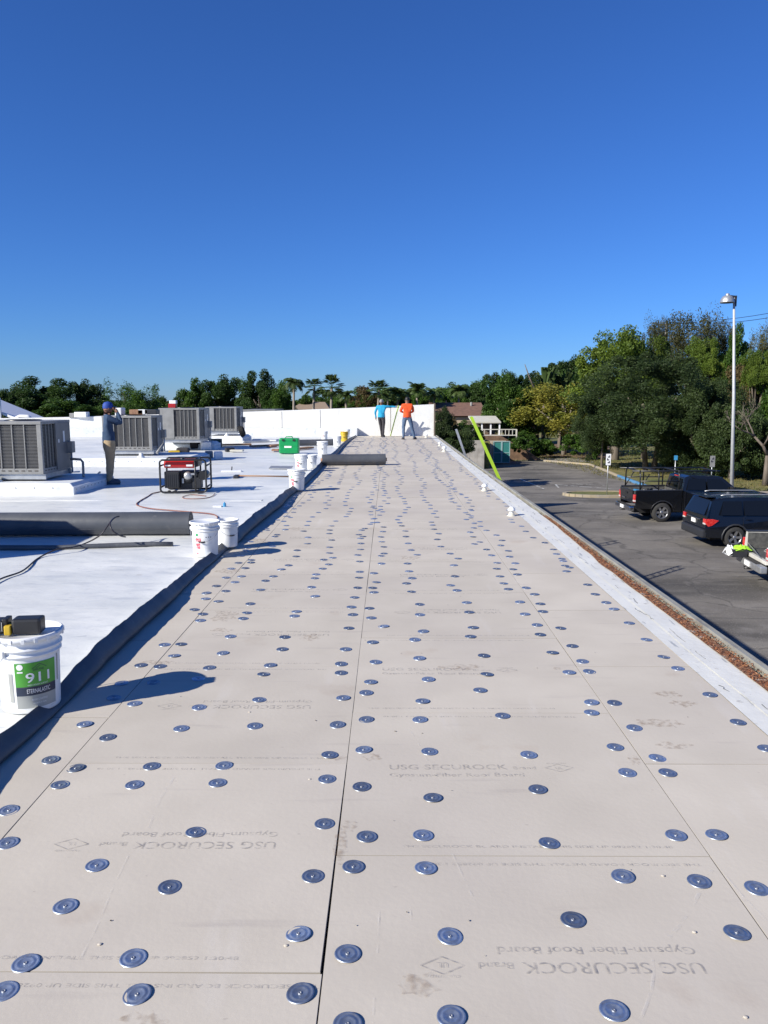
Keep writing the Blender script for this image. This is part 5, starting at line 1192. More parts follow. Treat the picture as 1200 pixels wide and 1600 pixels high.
for k in range(16):
    if 7 <= k <= 9: continue
    mb = MB(); mb.box((-2.25 + k * .3, 0, (zf + zl) / 2), (.05, .03, zf - zl)); mb.build('picket', M['roofwhite'], r_)
for k in (0, 1): mb = MB(); mb.box((-2.3 + 4.6 * k, 0, zf / 2), (.1, .1, zf)); mb.build('post', M['roofwhite'], r_)
# raised lawn held by the yard wall
TZ = PY(740, 688, 57).z - .08
xa_, xb_ = PY(640, 690, 57).x, PY(766, 690, 57.2).x
mb = MB(); mb.box(((xa_ + xb_) / 2, 70.3, (TZ + GZ) / 2), (xb_ - xa_, 26, TZ - GZ)); o = mb.build('raised_lawn', M['grass']); o['kind'] = 'structure'
x0_, x1_ = PY(785, 690, 65).x, PY(850, 700, 65).x; mb = MB()
vs = [(xb_ + .01, 65.5, TZ - .01), (x0_, 65.5, TZ - .02), (x1_, 65.5, GZ - .03), (xb_ + .01, 65.5, GZ - .03)]; mb.add(vs + [(v[0] + (1.5 if i_ == 2 else 0), 84, v[2]) for i_, v in enumerate(vs)], [(0, 1, 2, 3), (4, 7, 6, 5), (0, 4, 5, 1), (1, 5, 6, 2), (0, 3, 7, 4)]); o = mb.build('soil_bank', M['soil']); o['kind'] = 'structure'
# concrete yard wall
def wallseg(px0, px1, ytop, Y_, th, m, label, name='yard_wall'):
    a_, b_ = PG(px0, ytop, Y_), PG(px1, ytop, Y_); o = MB().box((0, 0, (a_.z - GZ) / 2), ((b_.x - a_.x), th, a_.z - GZ)).build(name, m, loc=((a_.x + b_.x) / 2, Y_, GZ), bevel=.02); return clean(o, label=label, cat='wall')
wallseg(690, 757, 688, 57, .25, M['concrete'], 'stained concrete yard wall behind the lime ladder')
# dumpster enclosure with teal gate
ga, gb_ = PG(771, 690, 61.5), PG(797, 690, 61.5); r_ = empty('dumpster_enclosure', ((ga.x + gb_.x) / 2, 61.5, GZ), 0, 'tan enclosure with teal screened gates at the far end of the lot', 'enclosure')
w2 = (gb_.x - ga.x) / 2; zz = ga.z - GZ
mb = MB(); mb.box((-w2 - .22, .7, zz / 2), (.35, 1.5, zz)); mb.box((-.2, 1.5, zz / 2), (2 * w2 + .2, .2, zz)); mb.build('side_wall', M['wall_tan'], r_, bevel=.02)
for k in (0, 1):
    cx_ = -w2 / 2 + k * w2; gt = MB().box((cx_, 0, zz / 2 + .08), (w2 - .08, .05, zz - .14)).build('gate', M['teal'], r_)
    mb = MB()
    for z_ in (.13, zz * .5, zz): mb.box((cx_, -.04, z_), (w2, .05, .06))
    for x_ in (cx_ - w2 / 2 + .03, cx_ + w2 / 2 - .03): mb.box((x_, -.042, zz / 2 + .05), (.06, .056, zz - .1))
    mb.build('gate_frame', mat('pale_teal_frame', (.25, .38, .38), rough=.6), gt)
d_ = MB().box((0, 0, .6), (1.6, 1.2, 1.2)).build('dumpster', M['teal'], loc=(PG(745, 700, 63).x, 63, GZ), bevel=.03); clean(d_, label='dark teal dumpster behind the roof edge left of the enclosure', cat='dumpster')
sp = P(817, 717, GZ); r_ = empty('satellite_dish', sp, R(20), 'pale satellite dish on a short post at the far edge of the lot', 'satellite dish')
mb = MB(); mb.tube([(0, 0, 0), (0, 0, 1.1)], .06, 8); mb.build('post', M['clad'], r_)
mb = MB(); mb.lathe([(0, 0), (.2, .02), (.38, .06), (.52, .12), (.52, .135), (.38, .075), (0, .015)], 24, c=(0, 0, 1.15), M=Matrix.Rotation(R(42), 3, 'X')); mb.build('dish', M['roofwhite'], r_)
mb = MB(); mb.tube([(0, -.1, 1.0), (0, -.55, 1.3), (0, -.5, 1.6)], .02, 6); mb.build('feed_arm', M['clad'], r_)
# far left neighbour roofs
bx = PG(405, 640, 60); o = MB().box((0, 0, (bx.z - GZ) / 2), (2.6, 5, bx.z - GZ)).build('shed', M['hvac_lt'], loc=(bx.x, 62, GZ), bevel=.03); clean(o, label='flat grey neighbouring shed top over the parapet behind the farthest air conditioner', cat='shed')
r_ = empty('white_canopy', (PG(6, 640, 40).x, 40, GZ), 0, 'white sloped canopy end with a post at the far left edge', 'canopy'); zc = PG(6, 640, 40).z - GZ
mb = MB(); mb.plate([(-2.5, 0, zc + .8), (1.0, 0, zc - .65), (1.0, 3, zc - .65), (-2.5, 3, zc + .8)], .12); mb.build('roof', M['lab_white'], r_)
mb = MB(); mb.box((-.18, -.1, zc / 2 + .3), (.14, .14, zc + .6)); mb.build('post', M['lab_white'], r_)
mb = MB(); mb.tube([(.4, -.2, zc - .6), (.9, -.2, zc - .35), (1.3, -.2, zc - .35), (1.5, -.2, zc - .5)], .1, 10); mb.build('duct', M['lab_white'], r_)
# things on and behind the units
for px, py, d3, m, nm, lb_, ct in [(128, 658, (.5, .4, .22), 'pail', 'pail_box', 'white box standing on the far wall left of the man', 'box'), (116, 659, (.3, .3, .2), 'hvac_lt', 'pail_box', 'grey box standing on the far wall beside the white box', 'box')]:
    q = PG(px, py - 6, 32.6); o = MB().box((0, 0, d3[2] / 2), d3).build('roof_box', M[m], loc=(q.x, 32.62, q.z), bevel=.02); clean(o, label=lb_, cat=ct)
q = PG(187, 650, U2[1] + .5)
cl = empty('red_toolbox', (U3[0] - .45 - .2, U3[1] + .5, 0), 0, 'red and white box standing on top of the third air conditioner', 'toolbox'); zt3 = PG(280, 638, U3[1] + .5).z + .0
cl.location = (PG(270, 638, U3[1] + .5).x, U3[1] + .5, zt3 + .02)
mb = MB(); mb.box((0, 0, .06), (.22, .2, .12)); mb.build('case', M['red'], cl, bevel=.01); mb = MB(); mb.box((.02, 0, .17), (.2, .18, .1)); mb.build('tray', M['pail'], cl, bevel=.01)
for k, (px, w_, m, lb_) in enumerate([(216, .34, 'card', 'brown crate standing on top of the second air conditioner'), (226, .25, 'pail', 'white carton on top of the second air conditioner'), (238, .3, 'clad', 'dark carton on the right top of the second air conditioner'), (188, .16, 'pail', 'white spray bottle on top of the second air conditioner')]):
    q = PG(px, 650, U2[1] + .6); o = MB().box((0, 0, .08), (w_, .3, .12 if k != 3 else .2)).build('carton', M[m], loc=(q.x, U2[1] + .6, q.z + .02), bevel=.015); clean(o, label=lb_, cat='carton')

# ------------------------------------------------------------------ trees
PERK = 2.2; LEAFK = 1.3
def crown(name, seed, lm, rad_=(1, 1, .8), clumps=60, per=150, leaf=.05, cr=.22, hollow=.5, rough_=.28, up_=.6, nclump_z=.75, aspect=.55, low=.0):
    rg = np.random.default_rng(seed); P_ = []; tint = []
    for c_ in range(clumps):
        d_ = rg.normal(0, 1, 3); d_ /= np.linalg.norm(d_)
        if d_[2] < -.45 + low: d_[2] *= .4; d_ /= np.linalg.norm(d_)
        nz = 1 + rough_ * 1.5 * noise.noise(Vector(d_ * 1.8) + Vector((seed, 0, 0)))
        r__ = (hollow + (1 - hollow) * rg.uniform() ** .5) * nz
        cc_ = d_ * r__ * np.array(rad_); k = int(per * PERK * rg.uniform(.5, 1.5)); c_r = cr * 1.2 * rg.uniform(.55, 1.4)
        g = rg.normal(0, 1, (k, 3)); g /= np.linalg.norm(g, axis=1)[:, None]
        q = cc_ + g * (c_r * rg.uniform(.15, 1, (k, 1)) ** .5) * np.array([1, 1, nclump_z])
        P_.append(q); tint.append(np.clip(rg.uniform(.0, .85) + rg.uniform(-.22, .22, k), 0, 1))
    P_ = np.concatenate(P_); tint = np.concatenate(tint)
    lo_, hi_ = np.percentile(P_, 1, axis=0), np.percentile(P_, 99, axis=0); P_ = (P_ - (lo_ + hi_) / 2) / ((hi_ - lo_) / 2)
    me = quads(name, P_, leaf * LEAFK, nrm_z=up_, seed=seed, mats=lm, aspect=aspect); set_tint(me, tint); return me
trunk_cache = {}
def trunk_mesh(seed, lean=.0, m=None, limbs=6, r0=.16, th=.45):
    r_ = random.Random(seed); mb = MB(); pts_ = [(0, 0, -.02), (lean * .3 + .02, 0, th * .35), (lean * .7 - .01, .02, th * .7), (lean, 0, th)]
    mb.tube(pts_, [r0, r0 * .8, r0 * .7, r0 * .6], 8)
    for k in range(limbs):
        q = 2 * math.pi * k / limbs + r_.uniform(-.4, .4); L_ = r_.uniform(.5, .8); z1 = r_.uniform(.25, .5)
        s_ = Vector((lean, 0, th * r_.uniform(.75, 1))); e = s_ + Vector((math.cos(q) * L_ * .8, math.sin(q) * L_ * .8, z1)); mid = s_.lerp(e, .5) + Vector((r_.uniform(-.06, .06), r_.uniform(-.06, .06), -.03))
        mb.tube([s_, mid, e], [r0 * .45, r0 * .28, r0 * .1], 6)
        for j in range(2):
            q2 = q + r_.uniform(-.8, .8); e2 = mid + Vector((math.cos(q2) * .4, math.sin(q2) * .4, r_.uniform(.15, .4))); mb.tube([mid, e2], [r0 * .22, r0 * .07], 5)
    return mb.build('trunk', m or M['bark'])
TM = {}
def tget(k, *a, **kw):
    if k not in TM: o = trunk_mesh(*a, **kw); TM[k] = o.data; bpy.data.objects.remove(o)
    return TM[k]
tget('a', 1); tget('b', 2, lean=.1); tget('pale', 3, m=M['bark_pale'], r0=.09, th=.5); tget('thin', 4, r0=.06, th=.6)
CR_ = {
 'dark1': crown('crown', 1, L_dark, clumps=80, per=230, leaf=.030, cr=.22), 'dark2': crown('crown', 2, L_dark, clumps=72, per=240, leaf=.031, cr=.24, rough_=.4),
 'mid1': crown('crown', 3, L_mid, clumps=70, per=220, leaf=.031, cr=.22), 'mid2': crown('crown', 4, L_mid, clumps=70, per=190, leaf=.033, cr=.2, rough_=.45),
 'feather': crown('crown', 5, L_mid, clumps=75, per=60, leaf=.04, cr=.17, rough_=.5, hollow=.3, nclump_z=1.6, aspect=.3),
 'bright': crown('crown', 6, L_bright, clumps=95, per=230, leaf=.026, cr=.2, rough_=.4),
 'oak': crown('crown', 7, L_oak, clumps=230, per=230, leaf=.016, cr=.14, hollow=.45, rough_=.36, aspect=.4, up_=.3),
 'yellow': crown('crown', 8, L_yel, rad_=(1, 1, .62), clumps=90, per=75, leaf=.030, cr=.17, hollow=.4, rough_=.3),
 'grey': crown('crown', 9, L_grey, clumps=95, per=110, leaf=.022, cr=.17, hollow=.3, rough_=.5, nclump_z=1.3, aspect=.35),
 'brown': crown('crown', 10, L_brown, clumps=50, per=110, leaf=.035, cr=.2, rough_=.3),
 'bushy': crown('crown', 12, L_mid, rad_=(1, 1, .7), clumps=40, per=90, leaf=.06, cr=.25, rough_=.3),
 'lowdark': crown('crown', 13, L_oak, rad_=(1, .8, .9), clumps=110, per=150, leaf=.028, cr=.2, hollow=.35, rough_=.3)}
tg_ = 'trees beyond the roof and parking lot'
def tree(px, wpx, ytop, ybot, Y_, kind, label, trunk='a', group=tg_, name='tree', cat='tree', ground=None, rz=None, tscale=1):
    """crown spans wpx pixels wide and from ytop down to ybot"""
    zt_ = PG(px, ytop, Y_).z; zb_ = PG(px, ybot, Y_).z; p = PG(px, ytop, Y_); w_ = (PG(px + wpx / 2, ytop, Y_).x - PG(px - wpx / 2, ytop, Y_).x) / 2
    hz = (zt_ - zb_) / 2; rt_ = empty(name, (p.x, Y_, GZ), rz if rz is not None else rnd.uniform(0, 6), label, cat, group)
    c_ = link('crown', CR_[kind], rt_, loc=(0, 0, zb_ + hz - GZ)); zk = {'yellow': .62, 'bushy': .7, 'lowdark': .9}.get(kind, .8)
    c_.scale = (w_, w_, hz)
    if trunk:
        t_ = link('trunk', TM[trunk], rt_); hgt = (zb_ + hz * 1.3 - GZ); t_.scale = (w_ * .8 * tscale, w_ * .8 * tscale, hgt / .95)
    return rt_
# left group
tree(58, 118, 596, 668, 82, 'dark1', 'broad dark green tree at the far left behind the largest air conditioner')
tree(134, 66, 601, 668, 84, 'dark2', 'dark round tree just left of the man in blue')
tree(20, 60, 612, 670, 78, 'dark2', 'low dark tree at the very left edge beside the white canopy')
tree(98, 90, 628, 670, 76, 'mid1', 'low brighter green tree in front of the two dark left trees')
tree(207, 84, 602, 668, 80, 'feather', 'feathery thin green tree above the second air conditioner', 'thin')
tree(298, 60, 600, 668, 82, 'mid2', 'loose green tree left part above the third air conditioner')
tree(342, 72, 595, 665, 83, 'dark2', 'dense green tree above the farthest air conditioner')
tree(408, 72, 586, 668, 80, 'dark1', 'tall dark round tree left of the first palm')
tree(437, 50, 602, 668, 78, 'mid1', 'shorter green tree tucked under the first palm')
tree(250, 44, 622, 665, 85, 'mid1', 'low green tree between the second and third air conditioners')
tree(165, 50, 630, 668, 79, 'mid2', 'low light green tree behind the head of the man in blue')
# palms
def frond_palm(px, ytop, Y_, label, fan=False, crown_px=34, seed=1, droop=1.0):
    p = PG(px, ytop, Y_); R_ = (PG(px + crown_px / 2, ytop, Y_).x - p.x); zt_ = p.z - R_ * .75 - GZ
    rt_ = empty('palm_tree', (p.x, Y_, GZ), rnd.uniform(0, 6), label, 'palm tree', 'palm trees beyond the wall')
    mb = MB(); mb.tube([(0, 0, 0), (.15, 0, zt_ * .5), (0, 0, zt_)], [.16, .12, .10], 8); mb.build('trunk', M['bark_pale'], rt_)
    key = ('fan' if fan else 'feather', seed % 2, round(droop, 1))
    if key not in TM:
        r_ = random.Random(seed % 2 + (5 if fan else 0)); V_ = []; Fs = []; nfr = 34 if fan else 28
        for k in range(nfr):
            az = 2.399 * k; el = R(r_.uniform(-35, 80)) if fan else R(r_.uniform(0, 75)); d_ = Vector((math.cos(az), math.sin(az), 0)); L_ = r_.uniform(.85, 1.1); pos = Vector((0, 0, 0)); e_ = el; n = 9; sp_ = [pos.copy()]
            for i in range(n):
                pos = pos + (d_ * math.cos(e_) + Vector((0, 0, math.sin(e_)))) * L_ / n; e_ -= R((4 if fan else 15) * droop * (.5 + i / n)); sp_.append(pos.copy())
            side = Vector((-d_.y, d_.x, 0))
            if fan:
                c_ = sp_[5]; ax = (sp_[5] - sp_[3]).normalized()
                for j in range(13):
                    a__ = R(-80 + 160 * j / 12); dd = (ax * math.cos(a__) + side * math.sin(a__)); e2 = c_ + dd * .5 + Vector((0, 0, -.09 - .05 * r_.random())); nn = dd.cross(Vector((0, 0, 1))).normalized() * .05; m2 = c_ + dd * .26
                    i0 = len(V_); V_ += [c_, m2 + nn, e2, m2 - nn]; Fs.append((i0, i0 + 1, i0 + 2, i0 + 3))
                i0 = len(V_); V_ += [sp_[0] + side * .012, sp_[5] + side * .008, sp_[5] - side * .008, sp_[0] - side * .012]; Fs.append((i0, i0 + 1, i0 + 2, i0 + 3))
            else:
                for i in range(1, n + 1):
                    for half in (0, .5):
                        s_ = sp_[i - 1].lerp(sp_[i], half + .01); t_ = (sp_[i] - sp_[i - 1]).normalized(); ll = .30 * math.sin(math.pi * min(.97, (i + half) / (n + 1.2))) + .05
                        for sg in (-1, 1):
                            e2 = s_ + (side * sg * .8 + t_ * .55 + Vector((0, 0, -.35))).normalized() * ll; nn = t_ * .036
                            i0 = len(V_); V_ += [s_ - nn, s_ + nn, e2 + nn * .2, e2 - nn * .2]; Fs.append((i0, i0 + 1, i0 + 2, i0 + 3))
        me = bpy.data.meshes.new('fronds'); me.from_pydata([tuple(v) for v in V_], [], Fs); me.materials.append(L_palm); rg_ = np.random.default_rng(seed); set_tint(me, rg_.uniform(0, 1, len(Fs))); TM[key] = me
    c_ = link('fronds', TM[key], rt_, loc=(0, 0, zt_)); c_.scale = (R_ * 1.3,) * 3
    return rt_
frond_palm(459, 587, 72, 'tallest slim palm left, drooping fronds above the tan gable', crown_px=36, seed=2, droop=1.1)
frond_palm(491, 594, 74, 'small fan palm second from the left with a leaning trunk', fan=True, crown_px=28, seed=3)
frond_palm(518, 592, 70, 'fan palm third from the left, right of the tan gable', fan=True, crown_px=36, seed=4)
frond_palm(540, 608, 80, 'low palm between the third fan palm and the russet tree', crown_px=30, seed=2)
frond_palm(592, 597, 76, 'palm rising just left of the turquoise shirted worker', fan=True, crown_px=34, seed=5)
frond_palm(622, 602, 78, 'palm directly above the gap between the two far workers', crown_px=40, seed=6)
frond_palm(651, 597, 80, 'palm with spiky crown right of the orange shirted worker', crown_px=34, seed=7, droop=.8)
frond_palm(678, 603, 82, 'palm above the right end of the parapet wall', crown_px=34, seed=8)
frond_palm(717, 598, 84, 'palm above the brown roofed house', crown_px=34, seed=9)
frond_palm(606, 606, 90, 'small far palm behind the turquoise shirted worker', crown_px=26, seed=10)
frond_palm(698, 604, 92, 'small far palm left of the brown roofed house palm', crown_px=28, seed=11)
# belt
tree(478, 54, 622, 665, 92, 'mid1', 'low green tree behind the tan gable'); tree(505, 50, 616, 665, 95, 'dark1', 'dark green tree behind the third fan palm')
tree(548, 56, 612, 665, 95, 'mid2', 'green tree between the fan palms and the russet tree'); tree(572, 52, 606, 660, 88, 'brown', 'russet brown tree left of the turquoise shirted worker', 'thin')
tree(612, 70, 610, 665, 96, 'mid1', 'green tree mass behind the two far workers'); tree(662, 70, 608, 668, 97, 'mid2', 'green tree mass behind the right end of the wall'); tree(706, 70, 606, 668, 98, 'dark2', 'green tree mass behind the brown roofed house')
tree(742, 50, 600, 650, 96, 'mid1', 'lighter green tree left of the rounded dark trees')
tree(770, 64, 590, 660, 88, 'dark1', 'rounded dark tree right of the brown roofed house'); tree(792, 76, 596, 690, 74, 'mid1', 'full green tree standing over the patio shelter')
tree(800, 50, 586, 650, 90, 'dark2', 'dark tree top behind the full green tree'); tree(835, 70, 588, 660, 90, 'dark1', 'dark tree behind the bird of paradise clump')
tree(880, 80, 566, 650, 84, 'dark2', 'tall dark tree behind the yellow tree'); tree(905, 50, 580, 660, 82, 'mid1', 'green tree between the yellow tree and the bright green tree')
for px, w_, yt, k, lb_ in [(484, 40, 622, 'mid2', 'low leafy tree under the leaning fan palm'), (528, 46, 618, 'mid1', 'low leafy tree right of the third fan palm'), (560, 46, 620, 'mid2', 'low leafy tree below the russet tree'), (600, 50, 616, 'mid1', 'low leafy tree right behind the turquoise shirted worker'), (634, 46, 614, 'dark2', 'low dark tree right behind the orange shirted worker'), (666, 46, 616, 'mid2', 'low leafy tree over the right end of the parapet wall'), (700, 46, 612, 'mid1', 'low leafy tree over the left end of the brown roof'), (730, 44, 608, 'mid2', 'low leafy tree over the right end of the brown roof')]:
    tree(px, w_, yt, 660, 88 + (px % 7), k, lb_, 'thin')
# traveller / bird of paradise clump: big paddle leaves
def paddle_plant(px, ytop, ybase, Y_, wpx, label, seed=1, n=16):
    base = PG(px, ybase, Y_); top = PG(px, ytop, Y_); hgt = top.z - base.z; w_ = PG(px + wpx / 2, ytop, Y_).x - top.x
    rt_ = empty('paddle_leaf_plant', (base.x, Y_, GZ), 0, label, 'plant', 'broad leaved plants at the back of the lot'); r_ = random.Random(seed)
    zoff = base.z - GZ
    for k in range(n):
        az = r_.uniform(0, 6.28); tl_ = r_.uniform(.1, 1); hx_ = math.cos(az) * w_ * tl_; hy_ = math.sin(az) * w_ * tl_ * .6; hz_ = hgt * r_.uniform(.55, 1); pts_ = [Vector((0, 0, 0)), Vector((hx_ * .3, hy_ * .3, hz_ * .5)), Vector((hx_ * .7, hy_ * .7, hz_ * .85)), Vector((hx_, hy_, hz_)), Vector((hx_ * 1.25, hy_ * 1.25, hz_ * .95))]
        side = Vector((-math.sin(az), math.cos(az), 0)) if r_.random() < .5 else Vector((math.cos(az + .6), math.sin(az + .6), 0)); ww = [0.02, .03, .22, .2, .02]; mb = MB(); vs = []
        for q, s_ in zip(pts_, ww): vs += [q - side * s_ * hgt * .28, q + Vector((0, 0, -.03)), q + side * s_ * hgt * .28]
        mb.add([v + Vector((0, 0, 0)) for v in vs], [(3 * i + j, 3 * i + j + 1, 3 * i + j + 4, 3 * i + j + 3) for i in range(4) for j in (0, 1)], 0, True)
        o = mb.build('leaf', L_palm, rt_, loc=(0, 0, zoff)); set_tint(o.data, np.random.default_rng(seed * 50 + k).uniform(0, 1) * np.ones(len(o.data.polygons)))
    mb = MB(); mb.tube([(0, 0, 0), (0, 0, zoff + hgt * .3)], [.2, .12], 8); mb.build('stem', M['bark'], rt_)
    return rt_
paddle_plant(850, 572, 632, 78, 50, 'tall bird of paradise clump with upright paddle leaves above the yellow tree', 1, 26)
paddle_plant(880, 574, 630, 79, 44, 'second tall paddle leaved clump beside the first above the yellow tree', 2, 22)
paddle_plant(905, 582, 632, 80, 34, 'third paddle leaved clump next to the bright green tree', 3, 16)
paddle_plant(855, 660, 700, 73, 36, 'low banana plant under the left side of the yellow tree', 4, 16)
paddle_plant(840, 655, 690, 74, 30, 'banana plant left under the yellow tree', 5, 12)
mb = MB(); a_ = PG(838, 612, 77); b_ = PG(820, 569, 77); mb.tube([Vector((0, 0, 0)), (b_ - a_) * .5 + Vector((-.1, 0, 0)), b_ - a_], [.14, .07, .03], 6); o = mb.build('bare_branch', M['bark'], loc=a_); o['label'] = 'single bare branch sticking up left of the paddle leaved clump'; o['category'] = 'branch'
# yellow tree
t_ = tree(868, 132, 604, 676, 71.5, 'yellow', 'yellow green spreading tree with a pale trunk at the back of the lot', None, rz=1.0)
p_ = P(881, 711, GZ); o = MB(); c_ = t_.location; bx_ = p_.x - c_.x
def R3(v): return Matrix.Rotation(-1.0, 3, 'Z') @ Vector(v)
o.tube([R3((bx_, 0, 0)), R3((bx_, 0, 1.4)), R3((bx_ - .1, 0, 2.3))], [.26, .2, .17], 10)
for (ex_, ez_) in ((-2.6, 4.3), (-1.2, 4.8), (.8, 4.9), (2.0, 4.2), (.1, 5.0)): o.tube([R3((bx_ - .1, 0, 2.2)), R3((bx_ + ex_ * .45, .2, 3.2)), R3((bx_ + ex_, .4, ez_))], [.12, .09, .03], 7)
o.build('trunk', M['bark_pale'], t_)
# big oak in front and trees of the right
t_ = tree(1026, 215, 560, 708, 55, 'oak', 'huge dark green oak spreading over the lawn behind the black pickup', None, rz=.4)
mb = MB(); q = Matrix.Rotation(-.4, 3, 'Z')
for (px_, ln) in ((1002, -.2), (1014, .3)):
    g0 = P(px_, 735, GZ); dx_ = g0.x - t_.location.x; mb.tube([q @ Vector((dx_, .0, 0)), q @ Vector((dx_ + ln, 0, 2.4)), q @ Vector((dx_ + ln * 2, 0, 4.8))], [.2, .16, .1], 8)
for k in range(8):
    a__ = k * .8; mb.tube([q @ Vector((-.2, 0, 2.6)), q @ Vector((2.2 * math.cos(a__), 1.8 * math.sin(a__), 4.0)), q @ Vector((4 * math.cos(a__), 3.2 * math.sin(a__), 5.2))], [.12, .08, .03], 6)
mb.build('trunk', M['bark'], t_)
tree(945, 90, 615, 706, 57, 'oak', 'dark oak limb mass left of the huge oak', 'thin', rz=2)
tree(1110, 130, 600, 745, 52, 'oak', 'dark oak right of the huge oak behind the street lamp', 'b', rz=3.3)
tree(968, 124, 526, 650, 66, 'bright', 'bright green leafy tree rising left behind the huge oak')
tree(1015, 80, 532, 640, 67, 'bright', 'green tree between the bright tree and the thin grey one')
tree(1078, 130, 494, 640, 72, 'grey', 'thin grey green tree rising highest behind the huge oak', 'thin')
tree(1035, 60, 500, 600, 76, 'grey', 'wispy tree in front of the utility pole', 'thin', rz=1)
tree(1126, 60, 505, 620, 74, 'grey', 'wispy grey tree just left of the street lamp', 'thin', rz=2.2)
tree(1103, 52, 532, 600, 64, 'bright', 'small yellow green tree crown left of the street lamp')
tree(1160, 60, 522, 640, 70, 'mid2', 'green tree directly right of the street lamp'); tree(1200, 70, 515, 640, 72, 'grey', 'grey green tree at the right edge')
tree(1187, 46, 552, 610, 60, 'bright', 'bright green bush crown at the right edge above the brown thicket'); tree(1162, 80, 575, 680, 62, 'brown', 'brownish thicket right of the street lamp', 'thin'); tree(1215, 80, 590, 720, 60, 'mid1', 'green tree half cut by the right edge')
tree(1098, 80, 640, 745, 53, 'lowdark', 'low dark undergrowth tree behind the black pickup'); tree(1150, 90, 640, 745, 50, 'lowdark', 'low dark undergrowth tree behind the street lamp base'); tree(1215, 90, 650, 770, 50, 'lowdark', 'low dark undergrowth at the right edge', 'thin')
tree(1245, 150, 560, 745, 66, 'dark1', 'dark tree outside the right edge of the frame'); tree(1330, 170, 540, 740, 68, 'mid1', 'second tree outside the right edge of the frame')
tree(-60, 120, 600, 668, 84, 'mid1', 'green tree outside the left edge of the frame'); tree(-170, 140, 590, 668, 84, 'dark1', 'dark tree outside the left edge of the frame')
# bare branches tree right edge
bt = empty('bare_tree', (PG(1197, 740, 46).x, 46, GZ), 0, 'leafless pale branched tree at the right edge', 'tree'); mb = MB(); r_ = random.Random(9)
def br(p0, d_, L_, r0_, lv):
    e_ = p0 + d_ * L_; mid = p0.lerp(e_, .5) + Vector((r_.uniform(-1, 1), r_.uniform(-1, 1), r_.uniform(-1, 1))) * L_ * .08
    mb.tube([p0, mid, e_], [r0_, r0_ * .8, r0_ * .6], 5)
    if lv:
        for k in range(3):
            nd = (d_ + Vector((r_.uniform(-.9, .9), r_.uniform(-.5, .5), r_.uniform(-.5, .5)))).normalized(); br(mid if k == 0 else e_, nd, L_ * .7, r0_ * .55, lv - 1)
br(Vector((0, 0, 0)), Vector((0, 0, 1)), 1.8, .2, 0); br(Vector((0, 0, 1.8)), Vector((-.6, 0, .8)).normalized(), 1.4, .11, 4); br(Vector((0, 0, 1.8)), Vector((.4, 0, .9)).normalized(), 1.6, .08, 4)
mb.build('trunk', M['bark'], bt)
# hedges, bushes
hb = 'shrubs at the back of the lot'
for px, w_, yt, yb_, Y_, k, lb_ in [(808, 26, 684, 706, 64.2, 'bushy', 'leafy shrub beside the teal gates on the bank'), (826, 30, 676, 700, 66.5, 'mid2', 'taller shrub behind the satellite dish on the bank'), (800, 34, 685, 702, 70, 'bushy', 'low shrub right of the teal gates'), (850, 40, 688, 712, 68, 'bushy', 'dark low shrub right of the satellite dish'), (905, 44, 680, 708, 66, 'bushy', 'shrub right of the yellow tree trunk'), (820, 40, 670, 692, 72, 'bushy', 'shrub behind the satellite dish'), (760, 60, 690, 712, 75, 'bushy', 'hedge hidden behind the concrete yard wall'), (935, 40, 660, 712, 60, 'bushy', 'light green shrub under the left limb of the oak'), (700, 44, 655, 715, 46, 'brown', 'russet shrub just right of the parapet wall end'), (693, 34, 640, 700, 44, 'lowdark', 'dark green shrub at the parapet wall end'), (715, 50, 668, 720, 44, 'lowdark', 'dark shrub behind the grey ladder'), (735, 40, 660, 690, 58, 'mid2', 'shrub behind the lime ladder top')]:
    tree(px, w_, yt, yb_, Y_, k, lb_, None, hb, 'shrub', 'shrub')
# far wood, as one mass behind everything
rg = np.random.default_rng(77); n = 60000; X_ = rg.uniform(-130, 190, n); hz_ = 4.6 + 1.4 * np.array([noise.noise(Vector((x_ * .12, 0, 0))) for x_ in X_]) + 1.0 * np.array([noise.noise(Vector((x_ * .5, 3, 0))) for x_ in X_])
Zp = GZ + hz_ * rg.uniform(0, 1, n) ** .7; Yp = 122 + rg.uniform(-3, 8, n)
me = quads('far_wood', np.stack([X_, Yp, Zp], 1), .42, nrm_z=.5, seed=3, mats=L_dark); set_tint(me, rg.uniform(0, 1, n)); o = link('far_wood', me); clean(o, 'stuff', 'dark green wood closing the horizon behind the houses', 'wood')
# lawn tufts & ground litter near the lot edge
n = 26000; xs_ = rg.uniform(6, 40, n); ys_ = rg.uniform(43, 76, n); keep = ys_ > np.interp(xs_, [q[0] for q in sorted(kpts)], [q[1] for q in sorted(kpts)]) + .4
xs_, ys_ = xs_[keep], ys_[keep]
me = quads('grass_tufts', np.stack([xs_, ys_, np.full(len(xs_), GZ + .03)], 1), .10, nrm_z=0, seed=8, mats=leafmat('grass_blade', (.12, .13, .03), (.22, .18, .07)), aspect=.2); set_tint(me, rg.uniform(0, 1, len(xs_))); o = link('grass_tufts', me); clean(o, 'stuff', 'tufts of dry grass on the lawn beyond the parking lot', 'grass')

